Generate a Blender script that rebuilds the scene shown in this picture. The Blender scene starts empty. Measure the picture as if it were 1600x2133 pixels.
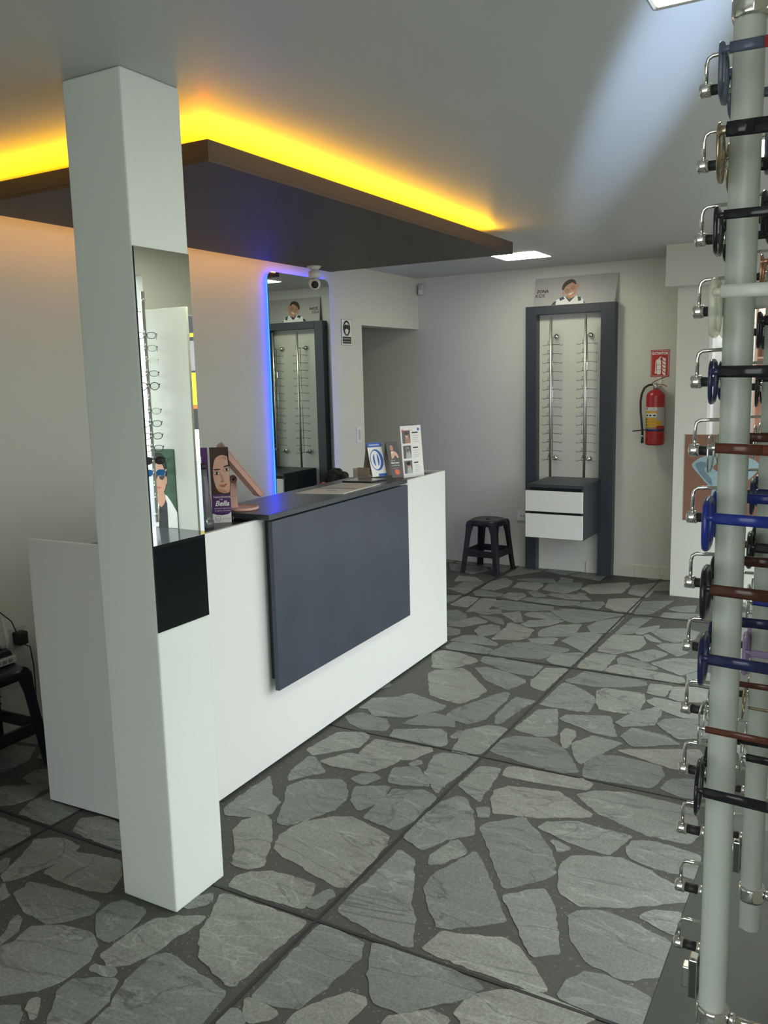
import bpy, bmesh, math, random
from mathutils import Vector, Matrix
random.seed(7)
S = bpy.context.scene
COL = S.collection
PI = math.pi

# ------------------------------------------------------------ camera
cam = bpy.data.cameras.new('camera'); camo = bpy.data.objects.new('camera', cam); COL.objects.link(camo)
cam.sensor_fit = 'VERTICAL'; cam.sensor_height = 36.0; cam.sensor_width = 36.0
cam.lens = 1785.91 / 2133.0 * 36.0
cam.clip_start = 0.02
def cam_axes(yaw, pitch, roll):
    y, p, r = (math.radians(a) for a in (yaw, pitch, roll))
    f = Vector((-math.sin(y)*math.cos(p), math.cos(y)*math.cos(p), math.sin(p)))
    rt = Vector((math.cos(y), math.sin(y), 0)); up = rt.cross(f)
    return math.cos(r)*rt+math.sin(r)*up, -math.sin(r)*rt+math.cos(r)*up, f
rt, up, fw = cam_axes(29.7798, -8.9123, -1.4039)
camo.matrix_world = Matrix(((rt.x, up.x, -fw.x, 0), (rt.y, up.y, -fw.y, 0), (rt.z, up.z, -fw.z, 1.65), (0, 0, 0, 1)))
S.camera = camo

# ------------------------------------------------------------ world, daylight, exposure
S.view_settings.view_transform = 'Standard'; S.view_settings.look = 'None'
S.view_settings.gamma = 1.0; S.view_settings.use_curve_mapping = False
S.view_settings.exposure = 0.40
W = bpy.data.worlds.new('sky'); S.world = W; W.use_nodes = True
SKY = 4.6
nt = W.node_tree; bg = nt.nodes['Background']; bg.inputs[1].default_value = SKY
_tc = nt.nodes.new('ShaderNodeTexCoord'); _sx = nt.nodes.new('ShaderNodeSeparateXYZ'); _rp = nt.nodes.new('ShaderNodeValToRGB')
nt.links.new(_tc.outputs['Generated'], _sx.inputs[0]); nt.links.new(_sx.outputs['Z'], _rp.inputs[0]); nt.links.new(_rp.outputs[0], bg.inputs[0])
_e = _rp.color_ramp.elements; _e[0].position = 0.10; _e[0].color = (0.40, 0.43, 0.42, 1); _e[1].position = 0.42; _e[1].color = (0.86, 0.93, 1.0, 1)
LAMP = 20.0          # strength of the ceiling panels
LAMP_COL = (1.0, 0.99, 0.80)
AMBER = 60.0        # amber led strip on the hanging panel
BLUE = 14.0          # blue led behind the wall mirror
def portal(loc, rot, sx, sy):
    l = bpy.data.lights.new('opening_portal', 'AREA'); l.shape = 'RECTANGLE'; l.size = sx; l.size_y = sy
    l.cycles.is_portal = True
    o = bpy.data.objects.new('opening_portal', l); o.location = loc; o.rotation_euler = rot; COL.objects.link(o)
portal((0.42, 2.9, 1.16), (0, PI/2, 0), 2.3, 2.04)
portal((-0.4, -1.68, 1.6), (-PI/2, 0, 0), 2.2, 1.4)
portal((0.42, 5.15, 1.16), (0, PI/2, 0), 2.3, 2.25)
# added spot that makes the blue glare wedge on the ceiling
sp = bpy.data.lights.new('ceiling_glare_spot', 'SPOT'); sp.energy = 6500; sp.color = (0.48, 0.66, 1.0)
sp.spot_size = math.radians(4.9); sp.spot_blend = 1.0; sp.shadow_soft_size = 0.03
spo = bpy.data.objects.new('ceiling_glare_spot', sp); COL.objects.link(spo)
spo.location = (0.97, -1.2, 2.12)
spo.rotation_euler = (Vector((-0.62, 2.75, 2.5))-Vector(spo.location)).to_track_quat('-Z', 'Y').to_euler()

# ------------------------------------------------------------ materials
MATS = {}
def pm(name, col, rough=0.5, metal=0.0, var=0.0, scale=12.0, bump=0.0, emit=0.0, spec=0.5, alpha=1.0, coat=0.0):
    m = bpy.data.materials.new(name); m.use_nodes = True; MATS[name] = m
    nt = m.node_tree; b = nt.nodes['Principled BSDF']
    c = (*col, 1)
    b.inputs['Base Color'].default_value = c; b.inputs['Roughness'].default_value = rough
    b.inputs['Metallic'].default_value = metal; b.inputs['Specular IOR Level'].default_value = spec
    b.inputs['Alpha'].default_value = alpha; b.inputs['Coat Weight'].default_value = coat
    if emit:
        b.inputs['Emission Color'].default_value = c; b.inputs['Emission Strength'].default_value = emit
    if var or bump:
        tc = nt.nodes.new('ShaderNodeTexCoord'); n = nt.nodes.new('ShaderNodeTexNoise')
        n.inputs['Scale'].default_value = scale; n.inputs['Detail'].default_value = 5
        nt.links.new(tc.outputs['Object'], n.inputs['Vector'])
        if var:
            mx = nt.nodes.new('ShaderNodeMix'); mx.data_type = 'RGBA'
            mx.inputs[6].default_value = (*[x*(1-var) for x in col], 1); mx.inputs[7].default_value = (*[min(1, x*(1+var)) for x in col], 1)
            nt.links.new(n.outputs['Fac'], mx.inputs[0]); nt.links.new(mx.outputs[2], b.inputs['Base Color'])
        if bump:
            bp = nt.nodes.new('ShaderNodeBump'); bp.inputs['Strength'].default_value = bump; bp.inputs['Distance'].default_value = 0.004
            nt.links.new(n.outputs['Fac'], bp.inputs['Height']); nt.links.new(bp.outputs[0], b.inputs['Normal'])
    return m
def stone_mat(name, col, ang):
    m = pm(name, col, 0.5, spec=0.45); nt = m.node_tree; b = nt.nodes['Principled BSDF']
    tc = nt.nodes.new('ShaderNodeTexCoord'); mp = nt.nodes.new('ShaderNodeMapping')
    mp.inputs['Rotation'].default_value = (0, 0, ang); mp.inputs['Scale'].default_value = (5, 19, 5)
    n1 = nt.nodes.new('ShaderNodeTexNoise'); n1.inputs['Scale'].default_value = 1.0; n1.inputs['Detail'].default_value = 7; n1.inputs['Distortion'].default_value = 0.6
    n2 = nt.nodes.new('ShaderNodeTexNoise'); n2.inputs['Scale'].default_value = 130; n2.inputs['Detail'].default_value = 3
    nt.links.new(tc.outputs['Object'], mp.inputs[0]); nt.links.new(mp.outputs[0], n1.inputs['Vector']); nt.links.new(tc.outputs['Object'], n2.inputs['Vector'])
    r = nt.nodes.new('ShaderNodeValToRGB'); e = r.color_ramp.elements
    e[0].position = 0.24; e[0].color = (*[c*0.62 for c in col], 1); e[1].position = 0.74; e[1].color = (*[c*1.22 for c in col], 1)
    k = r.color_ramp.elements.new(0.40); k.color = (*[c*0.95 for c in col], 1)
    k = r.color_ramp.elements.new(0.62); k.color = (*[c*1.04 for c in col], 1)
    nt.links.new(n1.outputs['Fac'], r.inputs[0])
    mx = nt.nodes.new('ShaderNodeMix'); mx.data_type = 'RGBA'; mx.blend_type = 'OVERLAY'; mx.inputs[0].default_value = 0.55
    nt.links.new(r.outputs[0], mx.inputs[6]); nt.links.new(n2.outputs['Fac'], mx.inputs[7])
    def vein(scale, w, colr, amt, prev, seed):
        mp2 = nt.nodes.new('ShaderNodeMapping'); mp2.inputs['Location'].default_value = (seed, seed*.7, 0); mp2.inputs['Rotation'].default_value = (0, 0, ang+seed); mp2.inputs['Scale'].default_value = (scale*.35, scale, 1)
        nn = nt.nodes.new('ShaderNodeTexNoise'); nn.inputs['Scale'].default_value = 1; nn.inputs['Detail'].default_value = 6; nn.inputs['Distortion'].default_value = 1.2
        nt.links.new(tc.outputs['Object'], mp2.inputs[0]); nt.links.new(mp2.outputs[0], nn.inputs['Vector'])
        s1 = nt.nodes.new('ShaderNodeMath'); s1.operation = 'SUBTRACT'; s1.inputs[1].default_value = 0.5; nt.links.new(nn.outputs['Fac'], s1.inputs[0])
        s2 = nt.nodes.new('ShaderNodeMath'); s2.operation = 'ABSOLUTE'; nt.links.new(s1.outputs[0], s2.inputs[0])
        s3 = nt.nodes.new('ShaderNodeMapRange'); s3.inputs['From Min'].default_value = 0; s3.inputs['From Max'].default_value = w; s3.inputs['To Min'].default_value = amt; s3.inputs['To Max'].default_value = 0
        nt.links.new(s2.outputs[0], s3.inputs['Value'])
        q = nt.nodes.new('ShaderNodeMix'); q.data_type = 'RGBA'; q.inputs[7].default_value = (*colr, 1)
        nt.links.new(s3.outputs[0], q.inputs[0]); nt.links.new(prev, q.inputs[6]); return q.outputs[2]
    o1 = vein(5.0, 0.012, [c*1.75 for c in col], 0.55, mx.outputs[2], 3.1+ang)
    o2 = vein(3.2, 0.010, [c*0.35 for c in col], 0.7, o1, 7.7+ang)
    nt.links.new(o2, b.inputs['Base Color'])
    bp = nt.nodes.new('ShaderNodeBump'); bp.inputs['Strength'].default_value = 0.35; bp.inputs['Distance'].default_value = 0.003
    nt.links.new(n1.outputs['Fac'], bp.inputs['Height']); nt.links.new(bp.outputs[0], b.inputs['Normal'])
def grout_mat(name, col):
    m = pm(name, col, 0.6, spec=0.4); nt = m.node_tree; b = nt.nodes['Principled BSDF']
    tc = nt.nodes.new('ShaderNodeTexCoord'); v = nt.nodes.new('ShaderNodeTexVoronoi'); v.inputs['Scale'].default_value = 150
    n = nt.nodes.new('ShaderNodeTexNoise'); n.inputs['Scale'].default_value = 60
    nt.links.new(tc.outputs['Object'], v.inputs['Vector']); nt.links.new(tc.outputs['Object'], n.inputs['Vector'])
    lt = nt.nodes.new('ShaderNodeMath'); lt.operation = 'LESS_THAN'; lt.inputs[1].default_value = 0.17
    gt = nt.nodes.new('ShaderNodeMath'); gt.operation = 'GREATER_THAN'; gt.inputs[1].default_value = 0.58
    ml = nt.nodes.new('ShaderNodeMath'); ml.operation = 'MULTIPLY'
    nt.links.new(v.outputs['Distance'], lt.inputs[0]); nt.links.new(n.outputs['Fac'], gt.inputs[0])
    nt.links.new(lt.outputs[0], ml.inputs[0]); nt.links.new(gt.outputs[0], ml.inputs[1])
    r = nt.nodes.new('ShaderNodeMix'); r.data_type = 'RGBA'; r.inputs[6].default_value = (*[c*0.75 for c in col], 1); r.inputs[7].default_value = (*[c*1.25 for c in col], 1)
    nt.links.new(n.outputs['Fac'], r.inputs[0])
    mx = nt.nodes.new('ShaderNodeMix'); mx.data_type = 'RGBA'; mx.inputs[7].default_value = (0.5, 0.5, 0.46, 1)
    nt.links.new(ml.outputs[0], mx.inputs[0]); nt.links.new(r.outputs[2], mx.inputs[6]); nt.links.new(mx.outputs[2], b.inputs['Base Color'])
def see_through(name, col, clear, rough=0.03):
    m = bpy.data.materials.new(name); m.use_nodes = True; MATS[name] = m; nt = m.node_tree
    nt.nodes.remove(nt.nodes['Principled BSDF']); out = nt.nodes['Material Output']
    t = nt.nodes.new('ShaderNodeBsdfTransparent'); t.inputs[0].default_value = (*col, 1)
    g = nt.nodes.new('ShaderNodeBsdfPrincipled'); g.inputs['Base Color'].default_value = (*col, 1); g.inputs['Roughness'].default_value = rough
    mx = nt.nodes.new('ShaderNodeMixShader'); mx.inputs[0].default_value = 1-clear
    nt.links.new(t.outputs[0], mx.inputs[1]); nt.links.new(g.outputs[0], mx.inputs[2]); nt.links.new(mx.outputs[0], out.inputs[0])
pm('wall_paint', (0.60, 0.60, 0.535), 0.55, var=0.03, scale=3, bump=0.04)
pm('pillar_paint', (0.70, 0.735, 0.67), 0.5, var=0.03, scale=4, bump=0.05)
pm('ceiling_paint', (0.50, 0.51, 0.49), 0.42, var=0.02, scale=3)
pm('white_board', (0.75, 0.755, 0.71), 0.35, var=0.01)
pm('white_edge', (0.72, 0.71, 0.66), 0.4)
pm('slate_board', (0.046, 0.056, 0.076), 0.34, var=0.22, scale=5, bump=0.03)
pm('slate_top', (0.045, 0.048, 0.055), 0.3, var=0.2, scale=6)
pm('cabinet_top', (0.058, 0.074, 0.072), 0.45, var=0.15, scale=6, spec=0.4)
pm('cabinet_gloss', (0.040, 0.048, 0.058), 0.14, var=0.15, scale=6)
pm('slate_frame', (0.032, 0.040, 0.052), 0.42, var=0.12, scale=9)
pm('panel_brown', (0.080, 0.060, 0.046), 0.6, var=0.15, scale=6)
pm('black_plastic', (0.012, 0.013, 0.018), 0.32, var=0.1)
pm('black_matte', (0.014, 0.014, 0.015), 0.6, var=0.1)
pm('rubber', (0.012, 0.012, 0.012), 0.55, var=0.1)
pm('chrome', (0.82, 0.81, 0.76), 0.09, metal=1.0, var=0.02)
pm('steel', (0.55, 0.55, 0.52), 0.28, metal=1.0, var=0.04)
pm('satin_steel', (0.80, 0.80, 0.74), 0.36, metal=1.0, var=0.03)
pm('steel_dark', (0.16, 0.17, 0.16), 0.35, metal=1.0, var=0.1)
pm('mirror', (0.86, 0.90, 0.87), 0.0, metal=1.0)
pm('mirror_smoked', (0.66, 0.71, 0.66), 0.0, metal=1.0)
pm('mirror_edge', (0.02, 0.035, 0.03), 0.3)
pm('cabinet_navy', (0.014, 0.020, 0.032), 0.25, var=0.1)
pm('fill_cool', (0.78, 0.89, 1.0), emit=34.0)
pm('tube_paint', (0.48, 0.515, 0.45), 0.33, var=0.06, scale=14)
pm('lamp_face', LAMP_COL, emit=LAMP)
pm('led_amber', (1.0, 0.48, 0.006), emit=AMBER)
pm('led_amber_wall', (1.0, 0.42, 0.06), emit=AMBER*0.24)
pm('led_blue', (0.006, 0.032, 1.0), emit=BLUE)
pm('led_white', (0.80, 0.90, 1.0), emit=6.0)
pm('white_plastic', (0.74, 0.73, 0.68), 0.35, var=0.02)
pm('dim_white', (0.5, 0.5, 0.46), 0.4, var=0.03)
pm('red_paint', (0.36, 0.018, 0.018), 0.3, var=0.05)
pm('sign_red', (0.47, 0.035, 0.024), 0.4, var=0.03)
pm('paper_white', (0.74, 0.73, 0.68), 0.5, var=0.02)
pm('paper_cream', (0.62, 0.57, 0.48), 0.55, var=0.05)
pm('paper_grey', (0.40, 0.40, 0.38), 0.5, var=0.05)
pm('ink_grey', (0.22, 0.21, 0.20), 0.6, var=0.1)
pm('ink_black', (0.016, 0.015, 0.018), 0.5, var=0.1)
pm('ink_blue', (0.022, 0.10, 0.42), 0.4, var=0.03)
pm('ink_white', (0.82, 0.81, 0.78), 0.5, var=0.01)
pm('ink_orange', (0.75, 0.13, 0.02), 0.4, var=0.03)
pm('ink_yellow', (0.62, 0.33, 0.012), 0.45, var=0.03)
pm('sign_yellow', (0.9, 0.72, 0.01), 0.4, var=0.03)
pm('kraft', (0.30, 0.23, 0.16), 0.6, var=0.05)
pm('card_dark', (0.075, 0.065, 0.072), 0.4, var=0.1)
pm('card_mauve', (0.22, 0.18, 0.17), 0.45, var=0.1)
pm('purple', (0.085, 0.025, 0.13), 0.35, var=0.05)
pm('skin', (0.52, 0.27, 0.17), 0.5, var=0.08, scale=9)
pm('skin_light', (0.66, 0.40, 0.29), 0.5, var=0.06, scale=9)
pm('skin_shade', (0.38, 0.18, 0.11), 0.5, var=0.08)
pm('hair_dark', (0.010, 0.008, 0.008), 0.7, var=0.3, scale=30)
pm('hair_brown', (0.05, 0.028, 0.018), 0.5, var=0.3, scale=30)
pm('lips', (0.48, 0.12, 0.07), 0.4, var=0.05)
pm('denim', (0.26, 0.37, 0.40), 0.6, var=0.25, scale=25)
pm('denim_dark', (0.13, 0.20, 0.23), 0.6, var=0.25, scale=25)
pm('poster_brown', (0.20, 0.098, 0.060), 0.5, var=0.04)
pm('poster_green', (0.02, 0.075, 0.03), 0.5, var=0.8, scale=14)
pm('poster_grey', (0.40, 0.385, 0.37), 0.5, var=0.02)
pm('navy_print', (0.03, 0.045, 0.075), 0.5, var=0.05)
pm('pink_plastic', (0.62, 0.36, 0.29), 0.4, var=0.03)
pm('pink_board', (0.78, 0.50, 0.38), 0.45, var=0.03)
pm('tile', (0.62, 0.60, 0.52), 0.3, var=0.05)
pm('tile_joint', (0.30, 0.28, 0.24), 0.7)
pm('pavement', (0.12, 0.12, 0.12), 0.7, var=0.1)
pm('blue_strap', (0.018, 0.018, 0.09), 0.4)
pm('phone_green', (0.035, 0.05, 0.045), 0.4, var=0.2)
see_through('smoked_glass', (0.16, 0.16, 0.17), 0.35)
see_through('lens_clear', (0.95, 0.97, 0.96), 0.90)
see_through('lens_dark', (0.05, 0.05, 0.055), 0.22)
see_through('lens_gold', (0.75, 0.68, 0.55), 0.5)
see_through('lens_blue', (0.05, 0.25, 0.65), 0.3)
see_through('clear_acetate', (0.86, 0.86, 0.76), 0.55, 0.12)
see_through('lilac_acetate', (0.52, 0.40, 0.62), 0.45, 0.12)
pm('acetate_black', (0.010, 0.010, 0.014), 0.18, var=0.1)
pm('acetate_navy', (0.012, 0.018, 0.075), 0.2, var=0.1)
pm('acetate_rust', (0.15, 0.036, 0.02), 0.25, var=0.1)
pm('acetate_blue', (0.012, 0.028, 0.23), 0.25, var=0.1)
pm('acetate_slate', (0.08, 0.10, 0.15), 0.3, var=0.1)
pm('acetate_brown', (0.10, 0.028, 0.016), 0.25, var=0.15)
pm('acetate_olive', (0.05, 0.055, 0.045), 0.3, var=0.1)
pm('acetate_white', (0.66, 0.66, 0.60), 0.3, var=0.03)
pm('acetate_red', (0.30, 0.04, 0.035), 0.3, var=0.1)
m = pm('tortoise', (0.06, 0.018, 0.01), 0.2, var=0.9, scale=90)
pm('metal_gold', (0.42, 0.34, 0.22), 0.25, metal=1.0, var=0.05)
pm('metal_copper', (0.62, 0.32, 0.20), 0.25, metal=1.0, var=0.05)
pm('metal_silver', (0.62, 0.62, 0.60), 0.2, metal=1.0, var=0.03)
pm('metal_black', (0.03, 0.03, 0.035), 0.3, metal=0.6, var=0.05)
for i, (c, a) in enumerate((((0.172, 0.182, 0.155), 0.3), ((0.149, 0.159, 0.140), 1.0), ((0.194, 0.200, 0.168), 1.7), ((0.138, 0.148, 0.130), 2.4), ((0.163, 0.172, 0.150), 0.0))):
    stone_mat('stone_%s' % 'abcde'[i], c, a)
grout_mat('grout', (0.056, 0.057, 0.047))
pm('joint', (0.018, 0.02, 0.02), 0.5)

# ------------------------------------------------------------ mesh helpers
class Fr:
    """a plane in space: origin, right, up; out = right x up"""
    def __init__(s, o, u, v):
        s.o = Vector(o); s.u = Vector(u).normalized(); s.v = Vector(v).normalized(); s.n = s.u.cross(s.v)
    def __call__(s, a, b, c=0.0): return s.o+s.u*a+s.v*b+s.n*c
class MB:
    def __init__(s): s.v = []; s.f = []; s.m = []; s.s = []; s.M = None
    def add(s, vs, fs, mat, smooth=False):
        k = len(s.v)
        s.v += [(s.M @ Vector(v) if s.M else Vector(v)) for v in vs]
        for f in fs: s.f.append([i+k for i in f]); s.m.append(mat); s.s.append(smooth)
        return s
    def box(s, x0, x1, y0, y1, z0, z1, mat):
        vs = [(x, y, z) for z in (z0, z1) for x, y in ((x0, y0), (x1, y0), (x1, y1), (x0, y1))]
        return s.add(vs, [(3, 2, 1, 0), (4, 5, 6, 7), (0, 1, 5, 4), (1, 2, 6, 5), (2, 3, 7, 6), (3, 0, 4, 7)], mat)
    def hexa(s, lo, hi, mat):
        """lo, hi: four corners each, counter-clockwise from above"""
        return s.add(list(lo)+list(hi), [(3, 2, 1, 0), (4, 5, 6, 7), (0, 1, 5, 4), (1, 2, 6, 5), (2, 3, 7, 6), (3, 0, 4, 7)], mat)
    def tube(s, pts, r, mat, n=8, closed=False, flat=None):
        pts = [Vector(p) for p in pts]; N = len(pts); rs = r if isinstance(r, (list, tuple)) else [r]*N
        vs = []; a = None
        for i, p in enumerate(pts):
            if closed: t = pts[(i+1) % N]-pts[i-1]
            else: t = pts[min(i+1, N-1)]-pts[max(i-1, 0)]
            t.normalize()
            if a is None:
                a = Vector((0, 0, 1)) if abs(t.z) < 0.9 else Vector((1, 0, 0))
            a = (a-t*a.dot(t)).normalized(); b = t.cross(a)
            fa, fb = flat if flat else (1, 1)
            for k in range(n):
                q = 2*PI*(k+0.5)/n; vs.append(p+(a*math.cos(q)*fa+b*math.sin(q)*fb)*rs[i])
        fs = []
        for i in range(N if closed else N-1):
            j = (i+1) % N
            for k in range(n): fs.append((i*n+k, i*n+(k+1) % n, j*n+(k+1) % n, j*n+k))
        if not closed: fs += [tuple(range(n))[::-1], tuple((N-1)*n+k for k in range(n))]
        return s.add(vs, fs, mat, True)
    def lathe(s, prof, mat, c=(0, 0, 0), n=24, axis='Z'):
        c = Vector(c); vs = []
        for r, h in prof:
            for k in range(n):
                q = 2*PI*k/n; x, y = r*math.cos(q), r*math.sin(q)
                vs.append(c+(Vector((x, y, h)) if axis == 'Z' else Vector((h, x, y)) if axis == 'X' else Vector((y, h, x))))
        fs = []
        for i in range(len(prof)-1):
            for k in range(n): fs.append((i*n+k, i*n+(k+1) % n, (i+1)*n+(k+1) % n, (i+1)*n+k))
        if prof[0][0] > 1e-6: fs.append(tuple(range(n))[::-1])
        if prof[-1][0] > 1e-6: fs.append(tuple((len(prof)-1)*n+k for k in range(n)))
        return s.add(vs, fs, mat, True)
    def poly(s, fr, pts, mat, off=0.0):
        if len(pts) >= 5 and mat.split('_')[0] in ('skin', 'hair', 'lips', 'denim'):      # printed figures get rounded outlines
            for _ in range(2):
                q = []
                for i in range(len(pts)):
                    a, b = pts[i], pts[(i+1) % len(pts)]; q += [(a[0]*.8+b[0]*.2, a[1]*.8+b[1]*.2), (a[0]*.2+b[0]*.8, a[1]*.2+b[1]*.8)]
                pts = q
        return s.add([fr(a, b, off) for a, b in pts], [tuple(range(len(pts)))], mat)
    def prism(s, fr, pts, d0, d1, mat, side=None):
        n = len(pts); vs = [fr(a, b, d0) for a, b in pts]+[fr(a, b, d1) for a, b in pts]
        s.add(vs, [tuple(range(n))[::-1], tuple(range(n, 2*n))], mat)
        return s.add(vs, [(i, (i+1) % n, n+(i+1) % n, n+i) for i in range(n)], side or mat)
    def rect(s, fr, x0, y0, x1, y1, mat, off=0.0): return s.poly(fr, [(x0, y0), (x1, y0), (x1, y1), (x0, y1)], mat, off)
    def oval(s, fr, cx, cy, rx, ry, mat, off=0.0, rot=0.0, n=24, a0=0, a1=360):
        c, q = math.cos(rot), math.sin(rot); P = []
        for k in range(n+(a1 < 360)):
            t = math.radians(a0+(a1-a0)*k/n); x, y = rx*math.cos(t), ry*math.sin(t); P.append((cx+x*c-y*q, cy+x*q+y*c))
        return s.poly(fr, P, mat, off)
    def ring(s, fr, cx, cy, rx, ry, w, mat, off=0.0, n=32):
        vs = []
        for k in range(n):
            t = 2*PI*k/n; vs += [fr(cx+rx*math.cos(t), cy+ry*math.sin(t), off), fr(cx+(rx-w)*math.cos(t), cy+(ry-w)*math.sin(t), off)]
        return s.add(vs, [(2*k, (2*k+2) % (2*n), (2*k+3) % (2*n), 2*k+1) for k in range(n)], mat)
    def text(s, fr, t, x, y, size, mat, off=0.0006, align='LEFT', shear=0.0, bold=0.0, wide=1.0):
        c = bpy.data.curves.new('lettering', 'FONT'); c.body = t; c.size = size; c.align_x = align; c.shear = shear; c.offset = bold
        o = bpy.data.objects.new('lettering', c); me = o.to_mesh()
        vs = [fr(x+p.co.x*wide, y+p.co.y, off) for p in me.vertices]; fs = [tuple(p.vertices) for p in me.polygons]
        o.to_mesh_clear(); s.add(vs, fs, mat); bpy.data.objects.remove(o); bpy.data.curves.remove(c)
        return s
    def build(s, name, parent=None, bevel=0.0, seg=2, label=None, **props):
        me = bpy.data.meshes.new(name); org = parent_world(parent) if parent else Vector((0, 0, 0))
        if props.pop('local', False): org = Vector((0, 0, 0))
        base = Vector(props.pop('base', (0, 0, 0)))
        me.from_pydata([tuple(v-org-base) for v in s.v], [], s.f)
        names = list(dict.fromkeys(s.m))
        for n in names: me.materials.append(MATS[n])
        for p, mt, sm in zip(me.polygons, s.m, s.s): p.material_index = names.index(mt); p.use_smooth = sm
        if bevel:
            bm = bmesh.new(); bm.from_mesh(me); bmesh.ops.remove_doubles(bm, verts=bm.verts, dist=1e-6)
            E = [e for e in bm.edges if len(e.link_faces) == 2 and e.calc_face_angle(0) > 0.6]
            bmesh.ops.bevel(bm, geom=E, offset=bevel, segments=seg, profile=0.5, affect='EDGES', clamp_overlap=True); bm.to_mesh(me); bm.free()
        me.validate(); me.update()
        o = bpy.data.objects.new(name, me); COL.objects.link(o); o.location = base
        if parent: o.parent = parent
        if label: o['label'] = label
        for k, v in props.items(): o[k] = v
        return o
def parent_world(p):
    v = Vector((0, 0, 0))
    while p: v += Vector(p.location); p = p.parent
    return v
def thing(name, label, cat, loc=(0, 0, 0), group=None):
    o = bpy.data.objects.new(name, None); COL.objects.link(o); o.location = loc; o.empty_display_size = 0.05
    o['label'] = label; o['category'] = cat
    if group: o['group'] = group
    return o
def dup(root, loc, rotz=0.0, label=None, group=None):
    r = root.copy(); COL.objects.link(r); r.location = loc; r.rotation_euler = (0, 0, rotz)
    if label: r['label'] = label
    if group: r['group'] = group
    for ch in list(root.children):
        c = ch.copy(); COL.objects.link(c); c.parent = r
        for g in ch.children:
            d = g.copy(); COL.objects.link(d); d.parent = c
    return r
def one(mb, name, label, cat, bevel=0.0, base=(0, 0, 0), group=None):
    o = mb.build(name, bevel=bevel, label=label, category=cat, base=base)
    if group: o['group'] = group
    return o
def struct(mb, name, label, cat, bevel=0.0):
    return mb.build(name, bevel=bevel, label=label, category=cat, kind='structure')
X, Y, Z = Vector((1, 0, 0)), Vector((0, 1, 0)), Vector((0, 0, 1))
def arc(cx, cy, r, a0, a1, n=6):
    return [(cx+r*math.cos(math.radians(a0+(a1-a0)*k/n)), cy+r*math.sin(math.radians(a0+(a1-a0)*k/n))) for k in range(n+1)]
def rrect(x0, y0, x1, y1, r, n=5):
    return arc(x1-r, y1-r, r, 0, 90, n)+arc(x0+r, y1-r, r, 90, 180, n)+arc(x0+r, y0+r, r, 180, 270, n)+arc(x1-r, y0+r, r, 270, 360, n)
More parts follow.
